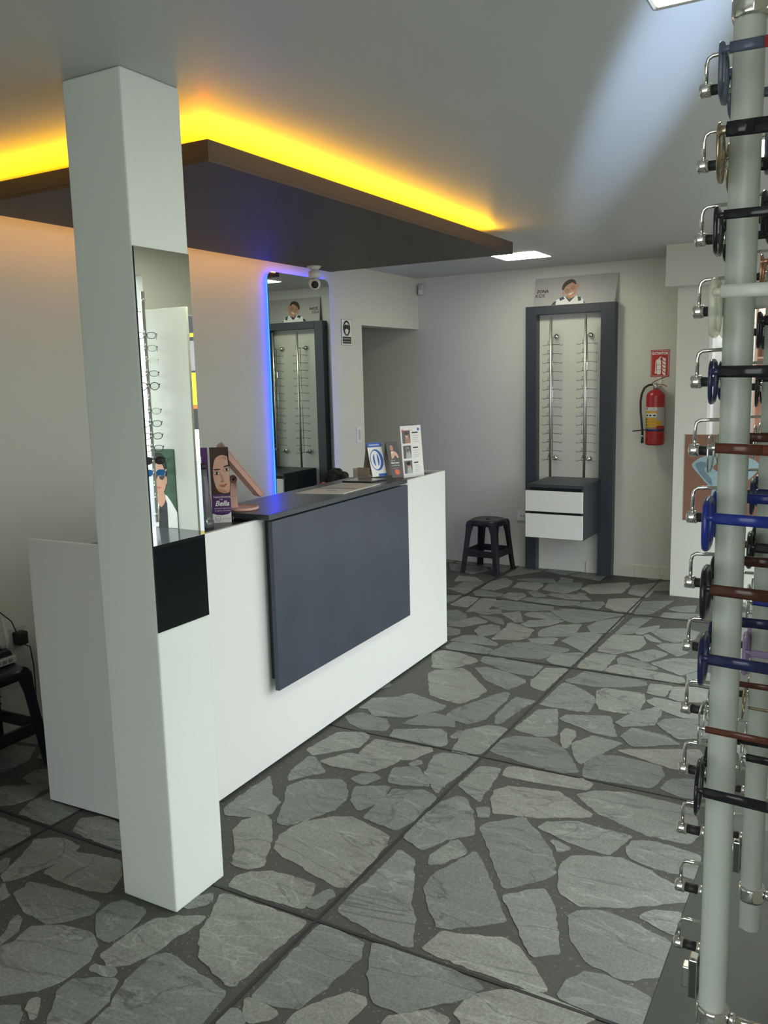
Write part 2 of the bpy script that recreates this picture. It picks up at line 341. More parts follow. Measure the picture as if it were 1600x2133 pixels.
STONES=[
[-2.03,4.23,-1.93,4.42,-1.95,4.46,-2.1,4.53,-2.2,4.53,-2.24,4.46,-2.12,4.22],
[-1.94,3.83,-1.84,3.8,-1.75,3.79,-1.71,3.9,-1.7,4.02,-1.8,4.13,-1.91,4.25,-1.96,4.29,-2,4.26,-2.08,4.19,-2.1,4.13],
[-1.76,4.16,-1.61,4.08,-1.56,4.21,-1.58,4.26,-1.72,4.34,-1.85,4.36,-1.9,4.32],
[-1.84,4.4,-1.68,4.33,-1.56,4.33,-1.56,4.51,-1.82,4.54,-1.93,4.53,-1.92,4.44],
[-1.51,4.17,-1.43,4.14,-1.42,4.51,-1.43,4.53,-1.54,4.49,-1.54,4.4,-1.54,4.25],
[-1.52,4.57,-1.42,4.57,-1.41,4.82,-1.43,4.84,-1.58,4.75,-1.58,4.62],
[-1.85,4.57,-1.62,4.62,-1.52,4.84,-1.52,4.87,-1.75,4.91,-1.87,4.85,-1.9,4.78,-1.93,4.59],
[-2.09,4.73,-1.94,4.75,-1.95,4.79,-2.09,4.88,-2.17,4.89,-2.22,4.85,-2.25,4.73],
[-2.18,4.56,-1.94,4.58,-1.93,4.64,-1.95,4.68,-2.1,4.72,-2.22,4.71,-2.22,4.61],
[-2.11,4.88,-2.05,4.97,-2.05,5.07,-2.09,5.15,-2.14,5.16,-2.2,5.1,-2.19,4.98],
[-1.86,4.92,-1.83,4.99,-1.85,5.16,-2.04,5.26,-2.06,5.23,-2.03,5.14,-2.04,5.05,-2.02,4.86],
[-1.77,5.04,-1.58,5.14,-1.61,5.41,-1.75,5.33,-1.81,5.18,-1.8,5.1],
[-1.5,4.92,-1.42,4.85,-1.42,5.1,-1.43,5.25,-1.49,5.27,-1.58,5.22,-1.59,5.14,-1.62,5.01],
[-1.5,5.26,-1.4,5.31,-1.4,5.7,-1.53,5.54,-1.56,5.38],
[-1.81,5.53,-1.73,5.45,-1.66,5.42,-1.56,5.53,-1.41,5.76,-1.68,5.77,-1.84,5.73,-1.9,5.64],
[-1.92,5.21,-1.8,5.29,-1.74,5.45,-1.84,5.43,-1.95,5.36,-1.97,5.25],
[-1.99,5.44,-1.86,5.43,-1.77,5.47,-1.89,5.6,-2.01,5.56,-2.04,5.49],
[-2.02,5.28,-1.98,5.31,-2.09,5.54,-2.19,5.44],
[-2.2,5.53,-1.99,5.61,-1.89,5.68,-1.92,5.76,-2.31,5.79,-2.35,5.74,-2.33,5.6],
[-2.3,5.03,-2.2,5.19,-2.2,5.23,-2.32,5.29,-2.39,5.14,-2.4,5.01],
[-2.41,5.05,-2.36,5.22,-2.39,5.3,-2.51,5.4,-2.56,5.35,-2.5,5.21],
[-2.15,5.21,-2.06,5.17,-2.13,5.31,-2.18,5.34,-2.31,5.33],
[-2.3,5.36,-2.19,5.45,-2.23,5.55,-2.35,5.45,-2.37,5.39],
[-2.31,5.46,-2.32,5.53,-2.34,5.73,-2.38,5.8,-2.48,5.77,-2.45,5.54,-2.43,5.38],
[-2.58,5.49,-2.47,5.49,-2.5,5.76,-2.6,5.78,-2.64,5.67,-2.63,5.51],
[-1.76,4.9,-1.65,4.92,-1.65,5.05,-1.7,5.05,-1.82,4.96],
[-1.26,4.9,-1.15,5.05,-1.14,5.18,-1.19,5.32,-1.36,5.28,-1.37,4.98,-1.36,4.91],
[-1.3,4.58,-1.24,4.58,-1.24,4.88,-1.37,4.87,-1.39,4.68,-1.38,4.57],
[-1.2,4.75,-1.07,4.72,-0.98,4.72,-0.98,4.76,-1.09,4.84,-1.21,4.87,-1.22,4.81],
[-1.06,4.83,-0.98,5,-0.98,5.04,-1.07,5.08,-1.19,4.92],
[-1,5.08,-0.92,5.01,-0.88,5.1,-0.88,5.29,-1.05,5.22,-1.07,5.17],
[-1.13,5.24,-1.06,5.23,-1.06,5.25,-1.17,5.37,-1.19,5.34],
[-1.07,5.31,-0.99,5.27,-0.89,5.39,-0.89,5.56,-0.99,5.6,-1.14,5.51,-1.17,5.44],
[-1.23,5.34,-1.2,5.36,-1.14,5.53,-1.15,5.6,-1.25,5.48,-1.25,5.38],
[-1.26,5.35,-1.26,5.5,-1.23,5.77,-1.34,5.72,-1.35,5.54,-1.36,5.29],
[-0.96,4.77,-0.84,4.69,-0.76,4.84,-0.79,5.01,-0.94,4.96,-1.03,4.82],
[-1,4.56,-0.84,4.55,-0.8,4.59,-0.82,4.66,-0.97,4.69,-1.19,4.73,-1.22,4.68,-1.23,4.58],
[-0.72,4.59,-0.64,4.6,-0.66,4.79,-0.76,4.8,-0.81,4.72,-0.79,4.6],
[-1.35,4.32,-1.23,4.32,-1.1,4.36,-0.97,4.46,-0.98,4.5,-1.01,4.52,-1.33,4.53,-1.34,4.43,-1.38,4.34],
[-1.2,3.95,-1.14,3.96,-1.15,4.12,-1.17,4.17,-1.24,4.24,-1.36,4.31,-1.38,4.27,-1.38,3.95],
[-1.15,4.14,-1.1,4.02,-0.98,4.02,-0.92,4.08,-0.93,4.17,-0.93,4.25,-0.95,4.32,-0.97,4.33,-1.16,4.32,-1.18,4.26],
[-0.85,4.33,-0.85,4.45,-0.85,4.5,-0.96,4.49,-0.94,4.34],
[-0.77,4.3,-0.61,4.35,-0.64,4.52,-0.72,4.54,-0.84,4.49,-0.83,4.32],
[-0.89,4.2,-0.8,4.13,-0.71,4.09,-0.6,4.17,-0.63,4.27,-0.74,4.28,-0.89,4.3,-0.92,4.24],
[-2.54,5.81,-2.38,5.87,-2.38,5.95,-2.58,5.99,-2.62,5.93],
[-2.22,5.81,-2.2,5.95,-2.23,6.02,-2.35,6.02,-2.37,5.87],
[-1.89,5.8,-1.77,5.87,-1.79,5.97,-2.17,5.93,-2.2,5.84],
[-1.62,5.82,-1.61,5.98,-1.64,6.04,-1.76,5.96,-1.78,5.85],
[-1.48,5.82,-1.39,5.83,-1.41,6.25,-1.62,6.13,-1.58,5.89],
[-2.14,5.96,-2.06,6.03,-2.18,6.13,-2.23,6.08],
[-1.9,6,-1.73,6.05,-1.82,6.16,-2.04,6.12,-2.07,6.06],
[-1.96,6.15,-1.9,6.34,-1.94,6.53,-2.09,6.5,-2.17,6.42,-2.15,6.19],
[-2.49,6.04,-2.43,6.19,-2.46,6.36,-2.56,6.44,-2.62,6.26,-2.6,6.03],
[-2.19,6.15,-2.19,6.32,-2.23,6.4,-2.4,6.36,-2.39,6.18],
[-2.66,5.98,-2.66,6.24,-2.81,6.21,-2.81,5.99],
[-2.82,6.23,-2.68,6.26,-2.79,6.37,-2.94,6.37,-2.89,6.17],
[-1.78,6.22,-1.58,6.34,-1.58,6.59,-1.62,6.7,-1.87,6.5,-1.89,6.34],
[-2.3,6.4,-2.14,6.47,-2.19,6.57,-2.35,6.53,-2.45,6.43],
[-2.02,6.52,-2.04,6.61,-2.15,6.65,-2.12,6.48],
[-1.38,6.29,-1.38,6.81,-1.56,6.6,-1.53,6.33],
[-1.26,5.85,-1.24,5.95,-1.19,6.27,-1.38,6.16,-1.36,5.8],
[-1.08,5.98,-1,6.01,-1.02,6.2,-1.15,6.11,-1.17,6.01],
[-2.65,5.83,-2.64,5.97,-2.71,6,-2.85,5.94],
[-2.66,5.55,-2.65,5.59,-2.65,5.8,-2.74,5.73],
[-0.95,5.85,-0.96,5.98,-1.18,5.93,-1.18,5.79],
[-1.81,6.14,-1.81,6.21,-1.87,6.22,-1.87,6.15],
[-2.12,3.54,-2.08,3.65,-2.08,3.73,-2.19,3.66,-2.18,3.51],
[-2.07,3.46,-1.93,3.5,-1.8,3.67,-1.8,3.73,-2.04,3.81,-2.12,3.65,-2.14,3.53],
[-1.69,3.58,-1.61,3.57,-1.56,3.66,-1.56,3.95,-1.58,4.03,-1.61,4.04,-1.74,3.72,-1.75,3.62],
[-1.49,3.63,-1.47,3.66,-1.45,3.86,-1.42,3.99,-1.53,4,-1.53,3.72],
[-2.13,3.33,-2.03,3.29,-1.92,3.32,-1.93,3.38,-1.98,3.44,-2.14,3.47,-2.19,3.39],
[-1.8,3.46,-1.65,3.51,-1.7,3.6,-1.82,3.62,-1.86,3.59,-1.89,3.43],
[-1.75,3.27,-1.62,3.28,-1.6,3.31,-1.65,3.42,-1.7,3.46,-1.89,3.36,-1.88,3.28],
[-1.6,3.39,-1.58,3.42,-1.59,3.48,-1.62,3.48,-1.62,3.4],
[-1.48,3.26,-1.42,3.3,-1.42,3.6,-1.46,3.61,-1.51,3.6,-1.59,3.5,-1.55,3.26],
[-2.08,2.95,-1.94,3.12,-1.96,3.24,-2.01,3.27,-2.12,3.21,-2.14,2.98],
[-1.87,3.05,-1.67,3.1,-1.63,3.22,-1.64,3.25,-1.92,3.22,-1.91,3.06],
[-2,2.76,-1.94,2.83,-2.06,2.94,-2.09,2.93,-2.08,2.79,-2.04,2.7],
[-1.95,2.9,-1.77,2.92,-1.74,2.98,-1.71,3.08,-1.84,3.07,-1.96,3.03,-2.02,2.91],
[-1.64,3.05,-1.61,3.09,-1.62,3.11,-1.65,3.11,-1.66,3.06],
[-1.53,2.98,-1.44,2.88,-1.44,2.94,-1.41,3.23,-1.42,3.26,-1.58,3.23,-1.6,3.19,-1.56,3.02],
[-1.6,2.88,-1.49,2.92,-1.52,2.97,-1.62,3.06,-1.7,3,-1.66,2.88],
[-1.74,2.81,-1.7,2.89,-1.74,2.92,-1.79,2.9,-1.81,2.83],
[-1.65,2.62,-1.6,2.72,-1.63,2.84,-1.66,2.84,-1.76,2.78,-1.71,2.67],
[-1.82,2.41,-1.78,2.48,-1.73,2.59,-1.74,2.69,-1.8,2.78,-1.85,2.81,-1.98,2.74,-2.01,2.66,-1.95,2.56,-1.87,2.4],
[-1.45,2.56,-1.42,2.64,-1.42,2.85,-1.49,2.88,-1.61,2.83,-1.61,2.72,-1.6,2.58],
[-1.71,2.22,-1.62,2.21,-1.59,2.19,-1.44,2.16,-1.41,2.18,-1.43,2.46,-1.45,2.51,-1.64,2.57,-1.7,2.54,-1.79,2.45,-1.8,2.4,-1.81,2.34,-1.78,2.26],
[-1.44,2.03,-1.43,2.12,-1.46,2.14,-1.47,2.12,-1.49,2.06,-1.47,2.02],
[-1.3,2.48,-1.25,2.59,-1.18,2.66,-1.25,2.81,-1.32,2.9,-1.35,2.9,-1.39,2.83,-1.41,2.64,-1.4,2.53],
[-1.21,2.43,-1.15,2.54,-1.21,2.6,-1.23,2.59,-1.26,2.46,-1.24,2.41],
[-1.26,2.89,-1.27,3.01,-1.29,3.2,-1.38,3.18,-1.39,2.98],
[-1.24,3.3,-1.06,3.27,-0.99,3.31,-1.09,3.48,-1.22,3.58,-1.37,3.53,-1.4,3.46,-1.4,3.34],
[-1.07,3.15,-0.91,3.18,-0.91,3.24,-0.95,3.26,-1.24,3.24,-1.27,3.22,-1.26,3.14],
[-1.18,2.84,-1.02,2.88,-0.85,2.97,-0.84,2.99,-0.93,3.06,-1.01,3.11,-1.2,3.07,-1.24,3.01,-1.22,2.92],
[-1.21,2.78,-1.18,2.81,-1.21,2.87,-1.25,2.85],
[-0.96,2.4,-0.88,2.49,-0.84,2.56,-0.88,2.66,-0.96,2.76,-1.06,2.86,-1.17,2.76,-1.18,2.72],
[-0.83,2.76,-0.71,2.75,-0.67,2.91,-0.8,2.91,-0.88,2.92,-0.98,2.86,-0.99,2.81],
[-0.87,2.69,-0.84,2.73,-0.9,2.76,-0.92,2.75],
[-0.79,2.46,-0.72,2.42,-0.59,2.48,-0.43,2.6,-0.42,2.64,-0.57,2.72,-0.68,2.75,-0.82,2.69,-0.84,2.61,-0.82,2.53],
[-0.82,3.01,-0.62,2.94,-0.48,2.95,-0.46,3.03,-0.51,3.21,-0.76,3.23,-0.89,3.18,-0.94,3.12],
[-0.64,2.76,-0.56,2.74,-0.43,2.74,-0.4,2.79,-0.44,2.89,-0.59,2.91,-0.66,2.88,-0.67,2.82],
[-0.96,3.28,-0.8,3.29,-0.69,3.31,-0.67,3.44,-0.7,3.52,-0.88,3.54,-0.96,3.51,-0.99,3.4],
[-1.01,3.39,-0.97,3.49,-0.9,3.68,-1.04,3.7,-1.1,3.58,-1.07,3.49],
[-1.13,3.52,-1.11,3.51,-1.11,3.67,-1.13,3.72,-1.18,3.73,-1.18,3.67],
[-1.04,3.73,-0.94,3.73,-1.03,3.96,-1.23,3.88,-1.24,3.82],
[-1.26,3.58,-1.19,3.63,-1.27,3.88,-1.29,3.94,-1.37,3.88,-1.39,3.61],
[-0.95,3.86,-0.82,3.94,-0.82,4.12,-0.86,4.17,-0.95,4.04,-0.99,3.89],
[-0.85,3.66,-0.67,3.78,-0.74,3.84,-0.9,3.87,-0.93,3.75],
[-0.66,3.52,-0.55,3.53,-0.51,3.6,-0.59,3.76,-0.85,3.63,-0.9,3.59],
[-0.69,3.83,-0.56,3.91,-0.62,4.13,-0.79,4.04,-0.81,3.96],
[-0.57,3.28,-0.5,3.3,-0.46,3.37,-0.53,3.47,-0.64,3.42,-0.66,3.32],
[-1.15,2.22,-1.06,2.12,-1.02,2.14,-0.89,2.24,-1.06,2.48,-1.13,2.56,-1.2,2.36,-1.19,2.29],
[-0.87,2.26,-0.77,2.13,-0.7,2.18,-0.79,2.39,-0.84,2.46,-0.87,2.44,-0.95,2.36],
[-1.22,2.01,-1.09,2,-1.14,2.12,-1.19,2.19,-1.26,2.34,-1.3,2.42,-1.37,2.45,-1.38,2.13,-1.38,2.05],
[-0.9,2,-0.71,2,-0.68,2.02,-0.81,2.15,-0.87,2.17,-0.97,2.13,-1.04,2.11,-1.06,2.01],
[-1.08,1.76,-0.99,1.76,-0.86,1.89,-0.84,1.95,-0.88,1.96,-1.04,1.98,-1.2,1.97,-1.14,1.84],
[-1.38,1.62,-1.34,1.62,-1.25,1.64,-1.24,1.65,-1.22,1.74,-1.21,1.85,-1.2,1.9,-1.23,1.96,-1.39,1.97],
[-0.68,2.24,-0.63,2.18,-0.51,2.15,-0.42,2.22,-0.42,2.37,-0.56,2.42,-0.66,2.43,-0.72,2.39,-0.73,2.35],
[-0.42,2.41,-0.39,2.47,-0.43,2.53,-0.51,2.51,-0.54,2.45],
[-0.51,1.98,-0.45,1.97,-0.42,2.03,-0.43,2.12,-0.56,2.15,-0.61,2.14,-0.65,2.08,-0.65,2.01],
[-0.8,1.76,-0.58,1.9,-0.54,1.98,-0.71,2,-0.8,1.96,-0.86,1.89,-0.87,1.83],
[-1.12,1.59,-1.1,1.67,-1.09,1.74,-1.1,1.76,-1.16,1.76,-1.2,1.7,-1.24,1.63,-1.23,1.55],
[-0.97,1.67,-0.87,1.74,-0.87,1.8,-0.92,1.81,-1.01,1.74,-1.02,1.7],
[-1.9,2.19,-1.84,2.1,-1.78,2.1,-1.74,2.14,-1.78,2.22,-1.82,2.3,-1.91,2.41,-1.94,2.43,-2,2.36,-1.99,2.29],
[-1.68,1.99,-1.56,2,-1.48,2.01,-1.5,2.09,-1.52,2.14,-1.61,2.14,-1.7,2.13,-1.76,2.09,-1.78,2.05,-1.77,2],
[-1.61,1.68,-1.48,1.63,-1.45,1.63,-1.43,1.96,-1.72,1.96,-1.76,1.95,-1.74,1.9,-1.71,1.83,-1.69,1.77,-1.65,1.72],
[-2.08,2.36,-1.98,2.39,-1.93,2.45,-1.96,2.54,-2.02,2.57,-2.13,2.7,-2.13,2.47,-2.12,2.39],
[-1.82,1.53,-1.77,1.57,-1.75,1.62,-1.74,1.73,-1.72,1.81,-1.73,1.84,-1.8,1.8,-1.86,1.75,-1.88,1.68,-1.88,1.6,-1.88,1.55],
[-1.91,1.6,-1.89,1.65,-1.9,1.71,-1.91,1.77,-2.01,1.78,-2.05,1.74,-2.04,1.68,-1.96,1.61],
[-2.27,1.59,-2.14,1.58,-2.11,1.61,-2.06,1.68,-2.08,1.73,-2.21,1.73,-2.33,1.71,-2.39,1.7,-2.37,1.68,-2.38,1.64],
[-2.06,1.29,-2,1.3,-1.92,1.37,-1.89,1.43,-1.89,1.52,-1.92,1.57,-1.98,1.61,-2.06,1.6,-2.13,1.58,-2.18,1.54,-2.16,1.47,-2.19,1.4],
[-2.2,1.52,-2.24,1.56,-2.27,1.57,-2.21,1.46,-2.19,1.43],
[-2.32,1.76,-2.18,1.76,-2.1,1.79,-2.13,1.87,-2.21,1.94,-2.33,1.92,-2.4,1.9,-2.39,1.77],
[-2.46,1.67,-2.42,1.75,-2.39,1.88,-2.41,1.94,-2.51,1.95,-2.6,1.9,-2.55,1.81,-2.53,1.75,-2.5,1.68],
[-2.36,1.99,-2.23,1.99,-2.37,2.12,-2.51,2.13,-2.57,2.08,-2.52,2],
[-2.62,1.99,-2.63,2.13,-2.77,2.12,-2.85,2.17,-2.86,2.09,-2.82,2],
[-2.91,2.03,-2.88,2.1,-2.89,2.15,-2.98,2.18,-3.08,2.11,-2.98,1.98],
[-2.9,2.16,-2.9,2.22,-2.89,2.27,-3.04,2.32,-3.08,2.29,-3.07,2.21],
[-2.64,1.8,-2.64,1.9,-2.68,1.94,-2.86,1.94,-2.89,1.91,-2.66,1.74],
[-1.78,1.5,-1.78,1.52,-1.79,1.53,-1.87,1.51,-1.86,1.49],
[-1.63,1.32,-1.47,1.4,-1.43,1.48,-1.45,1.6,-1.64,1.64,-1.71,1.65,-1.74,1.62,-1.73,1.5,-1.69,1.41,-1.69,1.35],
[-1.71,1.3,-1.71,1.36,-1.71,1.42,-1.76,1.5,-1.8,1.48,-1.87,1.44,-1.87,1.39,-1.78,1.28],
[-1.84,1.28,-1.84,1.3,-1.89,1.35,-1.91,1.33,-1.88,1.3],
[-1.35,1.55,-1.32,1.54,-1.28,1.58,-1.28,1.61,-1.35,1.62,-1.39,1.61,-1.37,1.58],
[-1.36,1.47,-1.32,1.5,-1.34,1.55,-1.39,1.57,-1.4,1.56,-1.4,1.5],
[-1.89,1.18,-1.84,1.23,-1.89,1.29,-1.92,1.3,-1.96,1.27,-1.96,1.22],
[-2.38,1.62,-2.4,1.63,-2.46,1.66,-2.39,1.58],
[-1.8,1.84,-1.76,1.89,-1.77,1.92,-1.79,1.94,-1.82,1.9,-1.83,1.84],
[-2.52,1.69,-2.54,1.74,-2.58,1.77,-2.59,1.74]]

# ============================================================ the room
CEIL = 2.5
LX, BY = -3.555, 6.907      # left wall face, back wall face
# floor: terrazzo bed, dark joints, irregular slate slabs (one mesh)
GX = (-1.408, -2.622, -0.194); GY = (0.70, 1.98, 3.27, 4.553, 5.79, 7.07)
def inside(p, P):
    c = False
    for i in range(len(P)):
        a, b = P[i], P[i-1]
        if (a[1] > p[1]) != (b[1] > p[1]) and p[0] < (b[0]-a[0])*(p[1]-a[1])/(b[1]-a[1])+a[0]: c = not c
    return c
def clip(P, px, py, nx, ny):
    out = []
    for i in range(len(P)):
        a, b = P[i-1], P[i]; da = (a[0]-px)*nx+(a[1]-py)*ny; db = (b[0]-px)*nx+(b[1]-py)*ny
        if (da < 0) != (db < 0):
            t = da/(da-db); out.append((a[0]+(b[0]-a[0])*t, a[1]+(b[1]-a[1])*t))
        if db < 0: out.append(b)
    return out
seen = [[(P[i], P[i+1]) for i in range(0, len(P), 2)] for P in STONES]
slabs = list(seen)
xs = [-5.2, -3.85, -2.622, -1.408, -0.194, 0.9, 2.0]; ys = [-1.6, -0.58, 0.70, 1.98, 3.27, 4.553, 5.79, 7.07]
for i in range(len(xs)-1):
    for j in range(len(ys)-1):
        x0, x1, y0, y1 = xs[i]+.03, xs[i+1]-.03, ys[j]+.03, ys[j+1]-.03
        pts = []
        for k in range(400):
            q = (random.uniform(x0, x1), random.uniform(y0, y1))
            if all((q[0]-p[0])**2+(q[1]-p[1])**2 > 0.055 for p in pts): pts.append(q)
            if len(pts) > 16: break
        for p in pts:
            P = [(x0, y0), (x1, y0), (x1, y1), (x0, y1)]
            for q in pts:
                if q is p: continue
                dx, dy = q[0]-p[0], q[1]-p[1]; d = math.hypot(dx, dy); dx /= d; dy /= d
                P = clip(P, (p[0]+q[0])/2-dx*0.02, (p[1]+q[1])/2-dy*0.02, dx, dy)
            if len(P) < 3: continue
            cx = sum(a for a, b in P)/len(P); cy = sum(b for a, b in P)/len(P)
            probe = P+[(cx, cy)]+[((a+cx)/2, (b+cy)/2) for a, b in P]
            if any(inside(a, Q) for a in probe for Q in seen) or any(inside(a, P) for Q in seen for a in Q): continue
            if -1.4 < cx < 0.3 and cy > 1.98 and cy < 3.2 and cx < -0.3: continue
            slabs.append(P)
fl = MB()
fl.box(-5.3, 0.9, -1.7, 7.6, -0.12, 0.0, 'grout')
rs = random.Random(3)
for P in slabs:
    Q = []
    for i in range(len(P)):
        a, b = Vector(P[i]), Vector(P[(i+1) % len(P)]); L = (b-a).length
        n = max(2, int(L/0.02)); nv = Vector((b-a).yx).normalized() if L > 0 else Vector((0, 0)); nv.x *= 1; nv.y *= -1
        cut = min(0.006, L*0.2)                       # knock the corners off
        for k in range(n):
            t = (cut+(L-2*cut)*k/(n-1))/max(L, 1e-6); q = a+(b-a)*t+nv*(rs.uniform(-0.0045, 0.0035)+0.004); Q.append((q.x, q.y))
    mt = 'stone_%s' % rs.choice('aabbccdde')
    fl.prism(Fr((0, 0, 0), X, Y), Q, -0.001, 0.0016+0.0014*rs.random(), mt)
for gx in GX: fl.box(gx-.0055, gx+.0055, -1.6, 7.0, -.01, 0.0032, 'joint')
for gy in GY[:-1]: fl.box(-3.55, 0.6, gy-.0055, gy+.0055, -.01, 0.0030, 'joint')
struct(fl, 'floor', 'grey irregular slate slabs set in dark terrazzo with black joint lines', 'floor')
struct(MB().box(-5.3, 0.5, -1.7, 8.2, CEIL, CEIL+.1, 'ceiling_paint'), 'ceiling', 'plain light grey painted ceiling', 'ceiling')

w = MB(); w.box(LX-.15, LX, -1.7, 5.93, 0, CEIL, 'wall_paint'); w.box(LX-.15, LX, 5.93, BY, 2.062, CEIL, 'wall_paint')
struct(w, 'wall_left', 'white left wall with an open doorway beside the far corner', 'wall')
struct(MB().box(-5.3, -1.246, BY, BY+.12, 0, CEIL, 'wall_paint'), 'wall_back', 'pale back wall behind the eyewear frame and the stool', 'wall')
w = MB(); w.box(-5.3, -5.18, 4.7, BY, 0, CEIL, 'wall_paint'); w.box(-5.18, LX-.15, 4.58, 4.7, 0, CEIL, 'wall_paint')
struct(w, 'wall_corridor', 'grey wall of the corridor seen through the doorway', 'wall')
struct(MB().box(-2.05, -1.821, 1.806, 2.036, 0, CEIL, 'pillar_paint'), 'wall_pillar', 'square white column standing in front of the reception counter', 'column', bevel=0.006)
# partition beside the extinguisher, with a lit opening above the poster
w = MB(); PY = 6.42
w.box(-1.246, -1.03, PY, BY+.12, 0, CEIL, 'wall_paint'); w.box(-1.03, 0.5, PY, PY+.12, 0, 1.12, 'wall_paint')
w.box(-1.03, 0.5, PY, PY+.12, 2.2, CEIL, 'wall_paint'); w.box(0.3, 0.5, PY, PY+.12, 1.12, 2.2, 'wall_paint')
struct(w, 'wall_partition', 'white partition wall right of the extinguisher, behind the near racks', 'wall')
struct(MB().box(-1.30, 0.5, 6.25, PY, 2.22, CEIL, 'wall_paint'), 'trim_1', 'boxed white beam over the partition at the ceiling', 'beam', bevel=0.003)
w = MB(); w.box(-1.03, 0.5, 7.9, 8.0, 0, CEIL, 'wall_paint'); w.box(0.5, 0.6, PY, 8.0, 0, CEIL, 'wall_paint'); w.box(-1.13, -1.03, BY+.12, 8.0, 0, CEIL, 'wall_paint')
w.box(-1.03, 0.5, PY+.12, 7.9, -.02, 0, 'wall_paint')
struct(w, 'wall_inner_room', 'bright white wall of the lit room behind the partition', 'wall')
# right hand side: near display wall, shop window, stub wall, entrance
w = MB(); w.box(0.02, 0.12, 0.45, 1.87, 0, 2.15, 'wall_paint'); w.box(0.12, 0.95, 0.45, 0.55, 0, 2.02, 'wall_paint')
struct(w, 'wall_right', 'pale display wall carrying the near eyewear racks', 'wall')
w = MB(); w.box(0.85, 0.95, -1.7, 0.45, 0, .2, 'wall_paint'); w.box(0.85, 0.95, -1.7, 0.45, 2.2, CEIL, 'wall_paint'); w.box(0.85, 0.95, -1.7, -1.4, .2, 2.2, 'wall_paint'); w.box(0.85, 0.95, -1.4, .3, .2, 1.95, 'wall_paint'); w.box(0.85, 0.95, 0.3, 0.45, .2, 2.2, 'wall_paint')
struct(w, 'wall_right_rear', 'wall beside the photographer with a high gap added for the glare spot', 'wall')  # high gap added to let the glare spot reach the ceiling
w = MB(); w.box(LX, -1.5, -1.7, -1.6, 0, CEIL, 'wall_paint'); w.box(.7, .95, -1.7, -1.6, 0, CEIL, 'wall_paint'); w.box(-1.5, .7, -1.7, -1.6, 0, .95, 'wall_paint'); w.box(-1.5, .7, -1.7, -1.6, 2.3, CEIL, 'wall_paint')
struct(w, 'wall_front', 'wall behind the photographer with a wide opening added to light the column', 'wall')  # opening added to brighten the column front from behind the camera
struct(MB().box(-2.5, -2.4, -1.6, 1.05, 0, CEIL, 'wall_paint'), 'light_blocker', 'added unseen panel left of the photographer that blocks light', 'wall')  # unseen blocker added to keep the left wall and counter end dim
struct(MB().box(0.85, 0.95, 0.45, 0.451, 0, 0.01, 'wall_paint'), 'trim_2', 'floor strip', 'trim') if False else None
w = MB(); w.box(-0.078, 0.27, 3.92, 3.94, 0, 2.09, 'wall_paint')
struct(w, 'wall_stub', 'short white wall with a portrait poster, seen in the column mirror', 'wall', bevel=0.002)
w = MB(); w.box(0.40, 0.50, 1.87, 4.07, 2.32, CEIL, 'wall_paint'); w.box(0.40, 0.50, 4.07, 6.25, 2.10, CEIL, 'wall_paint')
struct(w, 'trim_3', 'lintel over the shop window and entrance', 'lintel')
struct(MB().box(0.9, 9, -6, 14, -0.1, -0.02, 'pavement'), 'pavement', 'pale street pavement outside the shop', 'pavement')
# tile skirting on the back wall, right of the frame
b = MB()
xx = -2.02
while xx < -1.25:
    x2 = min(xx+.20, -1.247); b.box(xx+.001, x2-.001, BY-.010, BY, 0.0, 0.098, 'tile'); xx += .20
b.box(-2.02, -1.247, BY-.008, BY, 0.0, 0.095, 'tile_joint')
struct(b, 'baseboard_back', 'cream tile skirting along the back wall under the extinguisher', 'skirting')

# ceiling lamps
def ceiling_lamp(x, y, label, s=0.17, face='lamp_face'):
    t = thing('ceiling_light', label, 'ceiling light', (x, y, CEIL), 'square ceiling light panels')
    MB().box(x-s-.012, x+s+.012, y-s-.012, y+s+.012, CEIL-.0012, CEIL-.0002, 'white_plastic').build('lamp_frame', t)
    MB().box(x-s, x+s, y-s, y+s, CEIL-.0030, CEIL-.0014, face).build('diffuser', t)
ceiling_lamp(-2.30, 6.11, 'glowing square light panel in the ceiling beside the tip of the brown canopy')
ceiling_lamp(-0.327, 2.058, 'bright light panel cut off by the top edge of the photo')
ceiling_lamp(-0.30, 3.85, 'light panel glaring between the near eyewear racks')

# ============================================================ reception counter (turned about 2 degrees)
ang = math.radians(1.91)
dC = Vector((-math.sin(ang), math.cos(ang), 0)); nC = Vector((math.cos(ang), math.sin(ang), 0))
oC = Vector((-2.155, 2.14, 0))
MC = Matrix(((nC.x, dC.x, 0, oC.x), (nC.y, dC.y, 0, oC.y), (0, 0, 1, 0), (0, 0, 0, 1)))
def cbox(*a):
    b = MB(); b.M = MC; return b.box(*a)
t = thing('reception_counter', 'white reception counter with a dark slate front panel and raised dark bar top', 'counter', oC)
cbox(-.02, 0, 0, 2.53, .012, 1.085, 'white_board').build('front_board', t, bevel=.0015)
cbox(-.632, -.021, 0, .018, .012, 1.075, 'white_board').build('end_board', t, bevel=.0015)
cbox(-.632, -.021, 2.512, 2.53, .012, 1.085, 'white_board').build('end_board', t, bevel=.0015)
cbox(-.33, -.021, .019, 2.511, 1.052, 1.072, 'slate_top').build('ledge', t, label='dark ledge inside the white rim')
cbox(-.632, -.34, .019, 2.511, .735, .76, 'slate_top').build('desk_shelf', t, bevel=.002)
cbox(.036, .056, .637, 1.903, .352, 1.078, 'slate_board').build('bar_panel', t, bevel=.0012, label='dark slate front panel')
cbox(.001, .035, .665, 1.875, .39, 1.076, 'slate_frame').build('panel_spacer', t)
cbox(-.285, .060, .612, 1.892, 1.086, 1.109, 'slate_top').build('bar_top', t, bevel=.0015, label='raised dark bar top')
